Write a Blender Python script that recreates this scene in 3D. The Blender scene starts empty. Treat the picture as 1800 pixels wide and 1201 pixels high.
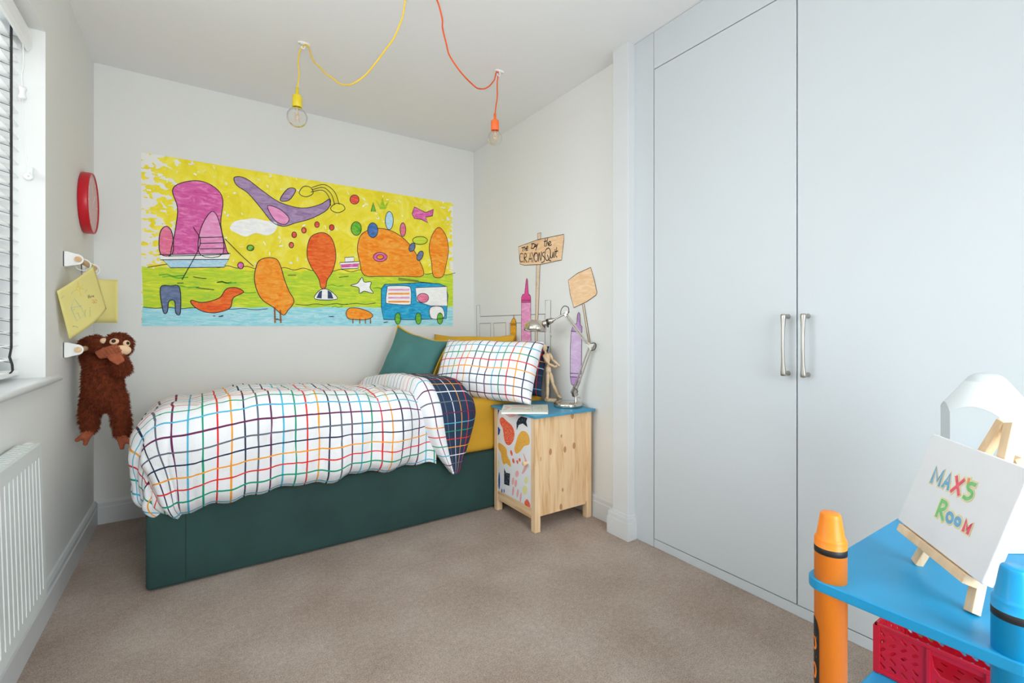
import bpy, bmesh, math, random
from mathutils import Vector, Matrix, noise
from math import sin, cos, pi, radians as R
C = bpy.context.scene.collection
random.seed(7)

# ------------------------------------------------------------- materials
def lin(c):
    if isinstance(c, str): c = [int(c[i:i+2], 16)/255 for i in (0, 2, 4)]
    return tuple((x/12.92 if x <= .04045 else ((x+.055)/1.055)**2.4) for x in c) + (1,)
def newmat(name):
    m = bpy.data.materials.new(name); m.use_nodes = True
    nt = m.node_tree; b = nt.nodes['Principled BSDF']
    return m, nt, b
def coords(nt, kind='Object', scale=(1,1,1), rot=(0,0,0)):
    tc = nt.nodes.new('ShaderNodeTexCoord'); mp = nt.nodes.new('ShaderNodeMapping')
    mp.inputs['Scale'].default_value = scale; mp.inputs['Rotation'].default_value = rot
    nt.links.new(tc.outputs[kind], mp.inputs['Vector']); return mp.outputs['Vector']
def add_noise(nt, vec, scale, detail=4, rough=.5, dist=0):
    n = nt.nodes.new('ShaderNodeTexNoise'); n.inputs['Scale'].default_value = scale
    n.inputs['Detail'].default_value = detail; n.inputs['Roughness'].default_value = rough
    n.inputs['Distortion'].default_value = dist
    nt.links.new(vec, n.inputs['Vector']); return n.outputs['Fac']
def ramp(nt, fac, stops, interp='LINEAR'):
    r = nt.nodes.new('ShaderNodeValToRGB'); r.color_ramp.interpolation = interp
    e = r.color_ramp.elements
    while len(e) > 1: e.remove(e[-1])
    e[0].position = stops[0][0]; e[0].color = stops[0][1]
    for p, c in stops[1:]:
        k = e.new(p); k.color = c
    nt.links.new(fac, r.inputs['Fac']); return r.outputs['Color']
def bump(nt, b, h, strength=.3, dist=.002):
    n = nt.nodes.new('ShaderNodeBump'); n.inputs['Strength'].default_value = strength
    n.inputs['Distance'].default_value = dist
    nt.links.new(h, n.inputs['Height']); nt.links.new(n.outputs['Normal'], b.inputs['Normal'])
def math_(nt, op, a, b=None, c=None):
    n = nt.nodes.new('ShaderNodeMath'); n.operation = op
    for i, v in enumerate((a, b, c)):
        if v is None: continue
        if isinstance(v, (int, float)): n.inputs[i].default_value = v
        else: nt.links.new(v, n.inputs[i])
    return n.outputs[0]
def mixc(nt, fac, a, b):
    n = nt.nodes.new('ShaderNodeMix'); n.data_type = 'RGBA'
    for s, v in ((n.inputs[0], fac), (n.inputs[6], a), (n.inputs[7], b)):
        if isinstance(v, (int, float, tuple)): s.default_value = v
        else: nt.links.new(v, s)
    return n.outputs[2]
MATS = {}
def mat(name, col, rough=.5, metal=0, var=.04, scale=20, bmp=0, bscale=200, sheen=0, sheen_tint=None, coat=0, spec=.5, alpha=None):
    if name in MATS: return MATS[name]
    m, nt, b = newmat(name); c = lin(col)
    v = coords(nt)
    f = add_noise(nt, v, scale, 4)
    a = tuple(max(0, x*(1-var)) for x in c[:3])+(1,); d = tuple(min(1, x*(1+var)) for x in c[:3])+(1,)
    nt.links.new(ramp(nt, f, [(.3, a), (.7, d)]), b.inputs['Base Color'])
    b.inputs['Roughness'].default_value = rough; b.inputs['Metallic'].default_value = metal
    b.inputs['Specular IOR Level'].default_value = spec
    b.inputs['Coat Weight'].default_value = coat
    if sheen:
        b.inputs['Sheen Weight'].default_value = sheen; b.inputs['Sheen Roughness'].default_value = .4
        if sheen_tint: b.inputs['Sheen Tint'].default_value = lin(sheen_tint)
    if bmp: bump(nt, b, add_noise(nt, v, bscale, 3), bmp)
    MATS[name] = m; return m
W_WALL = mat('wall_paint', 'e0e1df', .9, var=.006, scale=3, bmp=.05, bscale=300, spec=.2)
W_CEIL = mat('ceiling_paint', 'e8e9ea', .95, var=.006, scale=3, spec=.1)
W_TRIM = mat('gloss_white_trim', 'd3d6d8', .3, var=.01, scale=5)
W_WARD = mat('wardrobe_board', 'c6ccd0', .42, var=.006, scale=2, bmp=.04, bscale=500, spec=.4)
W_PLAST = mat('white_plastic', 'eef0f0', .35, var=.01)
W_RAD = mat('radiator_enamel', 'd9dfde', .3, var=.01)
BLACK = mat('black_rubber', '1c1c1e', .5)
BLACKTAPE = mat('black_tape', '26262a', .8)
CHROME = mat('brushed_nickel', 'b9b4ac', .34, 1, var=.03)
POLISH = mat('polished_nickel', 'd5cfc4', .08, 1, var=.02)
INK = mat('ink_line', '2c2a30', .8)
VELVET = mat('green_velvet', '23423f', .85, var=.16, scale=5, bmp=.1, bscale=900, sheen=.25, sheen_tint='6f9a96')
TEAL = mat('teal_velvet', '437775', .8, var=.1, scale=8, sheen=.25, sheen_tint='8fc0bd')
MUST = mat('mustard_cotton', 'd0a02a', .85, var=.06, scale=6, bmp=.1, bscale=700)
PIPING = mat('yellow_piping', 'd9a91e', .7)
BLUETOP = mat('teal_blue_paint', '4193b6', .4, var=.03)
TABLE = mat('sky_blue_lacquer', '1496cc', .38, var=.02)
ORANGE = mat('orange_lacquer', 'ff8c1c', .4, var=.02)
BLUEC = mat('cyan_lacquer', '0b9fdd', .35, var=.02)
YELC = mat('yellow_lacquer', 'f4d41c', .4, var=.02)
GREENC = mat('green_lacquer', '3fa748', .4, var=.02)
RED = mat('red_clock_plastic', 'c00e22', .35, var=.02)
CRATE = mat('red_crate_plastic', 'c8102e', .45, var=.02)
CANVAS = mat('white_canvas', 'eef0f4', .85, var=.01, bmp=.3, bscale=1500)
PAPER = mat('yellow_paper', 'e3d88a', .9, var=.01)
FROST = mat('frosted_white', 'dfe6e9', .45, var=.01)
FROSTG = mat('pale_grey_plastic', 'cfd6d9', .4, var=.01)
CREAM = mat('cream_felt', 'ecc9a4', .9, var=.05)
FELT = mat('brown_felt', 'a5583a', .9, var=.12, scale=60, bmp=.3, bscale=800)
FUR = mat('brown_fur', '74300f', .95, var=.3, scale=70, bmp=.3, bscale=500)
YCORDM = mat('yellow_cord', 'eec93e', .8, bmp=.4, bscale=1500)
OCORDM = mat('orange_cord', 'ee5f28', .8, bmp=.4, bscale=1500)
YSOCK = mat('yellow_silicone', 'e6ce2e', .5)
OSOCK = mat('orange_silicone', 'ff7436', .5)
FILA = mat('filament', 'e8b27a', .5)

def pine(name, along='Z', base='e9c79c', dark='cc9c6a', knots=True, planks=0):
    m, nt, b = newmat(name)
    sc = {'Z': (1,1,.09), 'X': (.09,1,1), 'Y': (1,.09,1)}[along]
    v = coords(nt, 'Object', sc)
    f = add_noise(nt, v, 38, 5, .55, .4)
    col = ramp(nt, f, [(.3, lin(dark)), (.48, lin(base)), (.75, lin('f2d7b2'))])
    if planks:
        v1 = coords(nt, 'Object', (1, 1, .001)); sp = nt.nodes.new('ShaderNodeSeparateXYZ'); nt.links.new(v1, sp.inputs[0])
        k = math_(nt, 'FLOOR', math_(nt, 'MULTIPLY', sp.outputs[0], planks))
        wn = nt.nodes.new('ShaderNodeTexWhiteNoise'); wn.noise_dimensions = '1D'; nt.links.new(k, wn.inputs['W'])
        col = mixc(nt, math_(nt, 'MULTIPLY', wn.outputs['Value'], .32), col, lin('d9a878'))
    if knots:
        v2 = coords(nt, 'Object', (1, 1, .55)); s3 = nt.nodes.new('ShaderNodeSeparateXYZ'); nt.links.new(v2, s3.inputs[0])
        cb = nt.nodes.new('ShaderNodeCombineXYZ'); nt.links.new(s3.outputs[0], cb.inputs[0]); nt.links.new(s3.outputs[2], cb.inputs[1])
        vo = nt.nodes.new('ShaderNodeTexVoronoi'); vo.voronoi_dimensions = '2D'; vo.inputs['Scale'].default_value = 12.5
        nt.links.new(cb.outputs[0], vo.inputs['Vector'])
        spk = nt.nodes.new('ShaderNodeSeparateColor'); nt.links.new(vo.outputs['Color'], spk.inputs[0])
        keep = math_(nt, 'GREATER_THAN', spk.outputs[0], .35)
        rad = math_(nt, 'MULTIPLY', spk.outputs[1], .1)
        mask = math_(nt, 'MULTIPLY', keep, math_(nt, 'LESS_THAN', vo.outputs['Distance'], math_(nt, 'ADD', rad, .045)))
        col = mixc(nt, math_(nt, 'MULTIPLY', mask, .8), col, lin('a8703f'))
        ring = math_(nt, 'MULTIPLY', keep, math_(nt, 'LESS_THAN', vo.outputs['Distance'], math_(nt, 'MULTIPLY', math_(nt, 'ADD', rad, .03), .55)))
        col = mixc(nt, math_(nt, 'MULTIPLY', ring, .5), col, lin('c08a58'))
    nt.links.new(col, b.inputs['Base Color']); b.inputs['Roughness'].default_value = .5
    return m
PINE = pine('pine_side', 'Z', planks=15)
PINE_L = pine('pine_leg', 'Z', knots=False)
PINE_R = pine('pine_rail', 'Y', knots=False)
BEECH = pine('light_beech', 'Z', 'e6c8a2', 'd6b184', knots=False)
BEECH_Y = pine('beech_dowel', 'Y', 'dcb98e', 'c69c6c', knots=False)

def carpet():
    m, nt, b = newmat('beige_carpet'); v = coords(nt)
    f1 = add_noise(nt, v, 3.5, 3); f2 = add_noise(nt, v, 260, 3, .8); f3 = add_noise(nt, v, 60, 4, .7)
    f = math_(nt, 'ADD', math_(nt, 'MULTIPLY', f1, .2), math_(nt, 'ADD', math_(nt, 'MULTIPLY', f2, .6), math_(nt, 'MULTIPLY', f3, .2)))
    nt.links.new(ramp(nt, f, [(.40, lin('a38b7a')), (.5, lin('c5b1a2')), (.60, lin('e2d3c6'))]), b.inputs['Base Color'])
    b.inputs['Roughness'].default_value = 1; b.inputs['Specular IOR Level'].default_value = .05
    b.inputs['Sheen Weight'].default_value = .15
    bump(nt, b, f2, 1., .008); return m
CARPET = carpet()

def plaid(name, ground, seq_u, seq_v, s=.0445, w=.1, wv=None, ou=0., ov=0.):
    """check of coloured lines; UV is in metres of cloth"""
    m, nt, b = newmat(name)
    tc = nt.nodes.new('ShaderNodeTexCoord'); sp = nt.nodes.new('ShaderNodeSeparateXYZ')
    nt.links.new(tc.outputs['UV'], sp.inputs[0])
    col = lin(ground)
    for out, seq, off, ww in ((sp.outputs[0], seq_u, ou, w), (sp.outputs[1], seq_v, ov, wv or w)):
        x = math_(nt, 'DIVIDE', math_(nt, 'ADD', out, off+20*s*len(seq)), s)
        msk = math_(nt, 'LESS_THAN', math_(nt, 'FRACT', x), ww)
        idx = math_(nt, 'FRACT', math_(nt, 'DIVIDE', math_(nt, 'ADD', math_(nt, 'FLOOR', x), .5), float(len(seq))))
        rc = ramp(nt, idx, [(i/len(seq), lin(c)) for i, c in enumerate(seq)], 'CONSTANT')
        col = mixc(nt, msk, col, rc)
    nt.links.new(col, b.inputs['Base Color']); b.inputs['Roughness'].default_value = .9
    b.inputs['Specular IOR Level'].default_value = .2
    v = coords(nt); bump(nt, b, add_noise(nt, v, 22, 5, .6, 1.2), .35, .012)
    return m
NV, GY, PL, LB, GR, RD, OR = '29374f', '646b78', '6b2c56', '4fb3d3', '1f9a76', 'e0322e', 'f2a238'
PLAID = plaid('check_cotton', 'ecedf1', [NV, GY, PL, LB, GR, RD, OR], [PL, LB, GR, RD, OR, NV, GY], .0470, .135, .125)
PLAIDN = plaid('navy_check_cotton', '2b3c56', [PL, GY, 'e8e8ee', OR, RD], [GR, RD, OR, 'e8e8ee', GY, PL, LB], .042, .1)
PLAIDB = plaid('border_check', 'ecedf1', [LB, PL], [GY, NV, OR, RD, GR, LB, PL], .05, .11, .11)

def painted(name, base, alt, third=None, scale=14, stretch=(1,1,3), speck=0):
    m, nt, b = newmat(name)
    v = coords(nt, 'Object', stretch); f = add_noise(nt, v, scale, 4, .6, 1.5)
    st = [(.32, lin(alt)), (.5, lin(base)), (.68, lin(third or base))]
    col = ramp(nt, f, st)
    if speck:
        f2 = add_noise(nt, coords(nt, 'Object', (1,1,1)), 260, 2, .5)
        col = mixc(nt, math_(nt, 'GREATER_THAN', f2, speck), col, lin('f4f2f0'))
    nt.links.new(col, b.inputs['Base Color']); b.inputs['Roughness'].default_value = .8
    b.inputs['Specular IOR Level'].default_value = .2
    return m
PAINT = {k: painted('paint_'+k, *v) for k, v in dict(
    grass=('c4dc3a', 'e2e84c', 'a0d04a', 9, (1,1,6)), water=('a2dfea', 'c6edf3', '8ad2e2', 9, (1,1,6)),
    magenta=('df68ac', 'd0549c', 'f094c8'), pink=('ee9ccc', 'e888c0', 'f4b8da'), white=('f6f6f4', 'ecf0f4', 'ffffff'),
    paleblue=('b4dcf0', 'e8f4fa', '8cc8e8', 30, (1,1,8)), rose=('ec7fa0', 'e06488', 'f4a0b8'), mauve=('a88cb4', '9478a4', 'b8a0c4'),
    clear=('f2e640', 'ecdc30', 'f4ec60'), red=('ee5a4c', 'e04038', 'f47c68'), vermilion=('f06e32', 'e6502a', 'f88c44'),
    navy=('3c4c70', '2c3c60', '4c5c80'), amber=('fa9c32', 'f4801e', 'fcb454'), brown=('9c6a3c', '80502c', 'b07c48'),
    slate=('6c7ca0', '5c6c90', '8090b0'), green=('6cbc3c', '4ca034', '94cc4c'), leaf=('a8cc30', '88bc2c', 'c0d850'),
    blue=('5078b8', '4068a8', '6c90c8'), vanblue=('2ea4d4', '1c8cc4', '4cbce0')).items()}
def sky_paint():
    m, nt, b = newmat('paint_yellow_brushed')
    v = coords(nt, 'Object', (1,1,1), (0, .6, 0)); f = add_noise(nt, v, 9, 4, .6, 1.5)
    col = ramp(nt, f, [(.3, lin('f8ee6e')), (.5, lin('f3e444')), (.7, lin('ecd930'))])
    tc = nt.nodes.new('ShaderNodeTexCoord'); sp = nt.nodes.new('ShaderNodeSeparateXYZ'); nt.links.new(tc.outputs['UV'], sp.inputs[0])
    # bare strokes towards the two ends (UV.x runs 0..1 along the mural)
    v2 = coords(nt, 'Object', (1,1,1.6), (0, .7, 0)); f2 = add_noise(nt, v2, 22, 2, .5, .6)
    edge = math_(nt, 'MINIMUM', math_(nt, 'MULTIPLY', sp.outputs[0], 9.), math_(nt, 'MULTIPLY', math_(nt, 'SUBTRACT', 1., sp.outputs[0]), 26.))
    thr = math_(nt, 'SUBTRACT', .63, math_(nt, 'MULTIPLY', math_(nt, 'MAXIMUM', math_(nt, 'SUBTRACT', 1., edge), 0.), .2))
    thr = math_(nt, 'ADD', thr, math_(nt, 'MULTIPLY', math_(nt, 'MINIMUM', edge, 3.), .03))
    col = mixc(nt, math_(nt, 'GREATER_THAN', f2, thr), col, lin('eaeae6'))
    nt.links.new(col, b.inputs['Base Color']); b.inputs['Roughness'].default_value = .8; b.inputs['Specular IOR Level'].default_value = .2
    return m
PAINT['sky'] = sky_paint(); PAINT['ink'] = INK
DOORP = {'or': painted('crayon_orange', 'ee5a2a', 'e85020', None, 20, (1,1,1), .62), 'bk': painted('crayon_black', '24323c', '1c2a34', None, 20, (1,1,1), .66),
    'ye': painted('crayon_yellow', 'ecb03a', 'e8a830', None, 20, (1,1,1), .64), 'pk': painted('crayon_pink', 'f0b0b0', 'eea8a8', None, 20, (1,1,1), .66),
    'bl': painted('crayon_blue', '1c50b0', '1848a0', None, 20, (1,1,1), .66), 'yg': painted('crayon_lime', 'e8e69a', 'e4e08c', None, 20, (1,1,1), .66)}

def thin_glass(name, ior=1.45, rough=.0, tint=(1,1,1,1), extra=.0):
    m = bpy.data.materials.new(name); m.use_nodes = True; nt = m.node_tree; nt.nodes.clear()
    o = nt.nodes.new('ShaderNodeOutputMaterial'); t = nt.nodes.new('ShaderNodeBsdfTransparent'); g = nt.nodes.new('ShaderNodeBsdfGlossy')
    t.inputs[0].default_value = tint; g.inputs['Roughness'].default_value = rough
    fr = nt.nodes.new('ShaderNodeFresnel'); fr.inputs[0].default_value = ior
    mx = nt.nodes.new('ShaderNodeMixShader')
    nt.links.new(math_(nt, 'ADD', fr.outputs[0], extra), mx.inputs[0]); nt.links.new(t.outputs[0], mx.inputs[1]); nt.links.new(g.outputs[0], mx.inputs[2])
    nt.links.new(mx.outputs[0], o.inputs[0]); return m
GLASS = thin_glass('window_glass'); BULB = thin_glass('bulb_glass', 1.16, 0, (.985,.98,.96,1), .012)

# ------------------------------------------------------------- mesh builder
class MB:
    def __init__(s): s.v = []; s.f = []; s.m = []; s.sm = []; s.uv = {}
    def add(s, vs, fs, m=0, smooth=False, uvs=None):
        o = len(s.v); s.v += [tuple(v) for v in vs]
        for f in fs:
            if uvs: s.uv[len(s.f)] = [uvs[i] for i in f]
            s.f.append([i+o for i in f]); s.m.append(m); s.sm.append(smooth)
        return s
    def box(s, x0, x1, y0, y1, z0, z1, m=0, mtx=None, bev=0):
        x0, x1 = sorted((x0, x1)); y0, y1 = sorted((y0, y1)); z0, z1 = sorted((z0, z1))
        if bev:
            bm = bmesh.new(); bmesh.ops.create_cube(bm, size=1)
            for v in bm.verts: v.co = Vector(((x0+x1)/2+v.co.x*(x1-x0), (y0+y1)/2+v.co.y*(y1-y0), (z0+z1)/2+v.co.z*(z1-z0)))
            bmesh.ops.bevel(bm, geom=bm.edges[:], offset=bev, segments=3, profile=.5, affect='EDGES')
            bm.verts.index_update()
            vs = [v.co.copy() for v in bm.verts]; fs = [[v.index for v in f.verts] for f in bm.faces]; bm.free()
            sm = True
        else:
            vs = [Vector(p) for p in ((x0,y0,z0),(x1,y0,z0),(x1,y1,z0),(x0,y1,z0),(x0,y0,z1),(x1,y0,z1),(x1,y1,z1),(x0,y1,z1))]
            fs = [(0,3,2,1),(4,5,6,7),(0,1,5,4),(1,2,6,5),(2,3,7,6),(3,0,4,7)]; sm = False
        if mtx: vs = [mtx @ v for v in vs]
        return s.add(vs, fs, m, sm)
    def tube(s, pts, r, m=0, n=10, cap=True, closed=False):
        pts = [Vector(p) for p in pts]; k = len(pts)
        rs = r if isinstance(r, (list, tuple)) else [r]*k
        up = None; rings = []
        for i, p in enumerate(pts):
            a = pts[(i-1) % k] if closed else pts[max(i-1, 0)]; b = pts[(i+1) % k] if closed else pts[min(i+1, k-1)]
            t = (b-a).normalized() if (b-a).length > 1e-9 else Vector((0,0,1))
            if up is None: up = t.orthogonal().normalized()
            up = (up - t*up.dot(t))
            up = up.normalized() if up.length > 1e-6 else t.orthogonal().normalized()
            q = t.cross(up)
            rings.append([p+(up*cos(2*pi*j/n)+q*sin(2*pi*j/n))*rs[i] for j in range(n)])
        vs = [v for g in rings for v in g]; fs = []
        for i in range(k if closed else k-1):
            i2 = (i+1) % k
            for j in range(n): fs.append((i*n+j, i*n+(j+1) % n, i2*n+(j+1) % n, i2*n+j))
        s.add(vs, fs, m, True)
        if cap and not closed:
            s.add(rings[0], [list(range(n))[::-1]], m); s.add(rings[-1], [list(range(n))], m)
        return s
    def lathe(s, prof, m=0, n=32, mtx=None, mats=None):
        """prof: list of (r,z)"""
        vs = [Vector((r*cos(2*pi*j/n), r*sin(2*pi*j/n), z)) for r, z in prof for j in range(n)]
        if mtx: vs = [mtx @ v for v in vs]
        for i in range(len(prof)-1):
            fs = [(i*n+j, i*n+(j+1) % n, (i+1)*n+(j+1) % n, (i+1)*n+j) for j in range(n)]
            o = len(s.v) if i == 0 else o
            if i == 0: s.v += [tuple(v) for v in vs]
            for f in fs: s.f.append([a+o for a in f]); s.m.append(mats[i] if mats else m); s.sm.append(True)
        return s
    def grid(s, fn, nu, nv, m=0, smooth=True, uvfn=None, flip=False):
        vs = [fn(i/nu, j/nv) for i in range(nu+1) for j in range(nv+1)]
        uvs = [uvfn(i/nu, j/nv) for i in range(nu+1) for j in range(nv+1)] if uvfn else None
        fs = []
        for i in range(nu):
            for j in range(nv):
                q = (i*(nv+1)+j, (i+1)*(nv+1)+j, (i+1)*(nv+1)+j+1, i*(nv+1)+j+1)
                fs.append(q[::-1] if flip else q)
        return s.add(vs, fs, m, smooth, uvs)
    def poly_ext(s, pts2, plane, d0, d1, m=0):
        """extrude a 2-D polygon between offsets d0,d1 of a plane function"""
        a = [plane(x, y, d0) for x, y in pts2]; b = [plane(x, y, d1) for x, y in pts2]; n = len(a)
        return s.add(a+b, [list(range(n))[::-1], list(range(n, 2*n))]+[(i, (i+1) % n, n+(i+1) % n, n+i) for i in range(n)], m)
    def build(s, name, mats, parent=None, sub=0, autos=None, solid=0, bev=0, weld=False):
        me = bpy.data.meshes.new(name); me.from_pydata(s.v, [], s.f); me.update()
        if not isinstance(mats, (list, tuple)): mats = [mats]
        for m in mats: me.materials.append(m)
        for p, mi, sm in zip(me.polygons, s.m, s.sm): p.material_index = mi; p.use_smooth = sm
        if s.uv:
            ul = me.uv_layers.new(name='UVMap')
            for p in me.polygons:
                if p.index in s.uv:
                    for li, uv in zip(p.loop_indices, s.uv[p.index]): ul.data[li].uv = uv
        if weld:
            bm = bmesh.new(); bm.from_mesh(me); bmesh.ops.remove_doubles(bm, verts=bm.verts, dist=1e-5)
            bmesh.ops.recalc_face_normals(bm, faces=bm.faces); bm.to_mesh(me); bm.free()
        o = bpy.data.objects.new(name, me); C.objects.link(o)
        if parent: o.parent = parent; o.matrix_parent_inverse = pmat(parent).inverted()
        if bev:
            b = o.modifiers.new('bevel', 'BEVEL'); b.width = bev; b.segments = 2; b.limit_method = 'ANGLE'
        if solid:
            b = o.modifiers.new('solid', 'SOLIDIFY'); b.thickness = solid; b.offset = 0
        if sub:
            b = o.modifiers.new('sub', 'SUBSURF'); b.levels = sub; b.render_levels = sub
        return o
def pmat(o):
    m = Matrix.LocRotScale(o.location, o.rotation_euler, o.scale)
    return (pmat(o.parent) @ o.matrix_parent_inverse @ m) if o.parent else m
def empty(name, loc, label, cat, group=None, rot=(0,0,0)):
    o = bpy.data.objects.new(name, None); C.objects.link(o); o.location = loc; o.rotation_euler = rot
    o.empty_display_size = .05
    return tag(o, label, cat, group)
def tag(o, label=None, cat=None, group=None, kind=None):
    if label: o['label'] = label
    if cat: o['category'] = cat
    if group: o['group'] = group
    if kind: o['kind'] = kind
    return o
def struct(o): o['kind'] = 'structure'; return o
def smooth_closed(pts, k=4):
    n = len(pts); out = []
    for i in range(n):
        p0, p1, p2, p3 = (Vector(pts[(i+d) % n]) for d in (-1, 0, 1, 2))
        for j in range(k):
            t = j/k; out.append(.5*((2*p1)+(p2-p0)*t+(2*p0-5*p1+4*p2-p3)*t*t+(3*p1-p0-3*p2+p3)*t**3))
    return [tuple(p) for p in out]
def smooth_open(pts, k=4):
    P = [Vector(p) for p in pts]; P = [2*P[0]-P[1]]+P+[2*P[-1]-P[-2]]; out = []
    for i in range(1, len(P)-2):
        p0, p1, p2, p3 = P[i-1:i+3]
        for j in range(k):
            t = j/k; out.append(.5*((2*p1)+(p2-p0)*t+(2*p0-5*p1+4*p2-p3)*t*t+(3*p1-p0-3*p2+p3)*t**3))
    out.append(P[-2]); return out
def ribbon(mb, pts, w, plane, k, m=0, closed=False):
    P = [Vector(p[:2]) for p in pts]; n = len(P); L = []; Rr = []
    for i in range(n):
        a = P[(i-1) % n] if closed else P[max(i-1, 0)]; b = P[(i+1) % n] if closed else P[min(i+1, n-1)]
        t = b-a; t = t.normalized() if t.length > 1e-9 else Vector((1, 0)); q = Vector((-t.y, t.x))*w/2
        if not closed and i == 0: e = P[0]-t*w*.4
        elif not closed and i == n-1: e = P[-1]+t*w*.4
        else: e = P[i]
        L.append(plane(*(e+q), k)); Rr.append(plane(*(e-q), k))
    vs = L+Rr
    mb.add(vs, [(i, (i+1) % n, n+(i+1) % n, n+i) for i in range(n if closed else n-1)], m)
def sph(mb, c, r, m=0, mtx=None, n=16, sq=(1,1,1)):
    prof = [(max(1e-5, r*sin(pi*i/n)), -r*cos(pi*i/n)) for i in range(n+1)]
    M_ = Matrix.Translation(Vector(c)) @ (mtx or Matrix()) @ Matrix.Diagonal((*sq, 1))
    mb.lathe(prof, m, n*2, M_)
SKY_WIN, SKY_HALL, CEIL_FILL, EXPO = 8.6, 8.4, 15., .28
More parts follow.
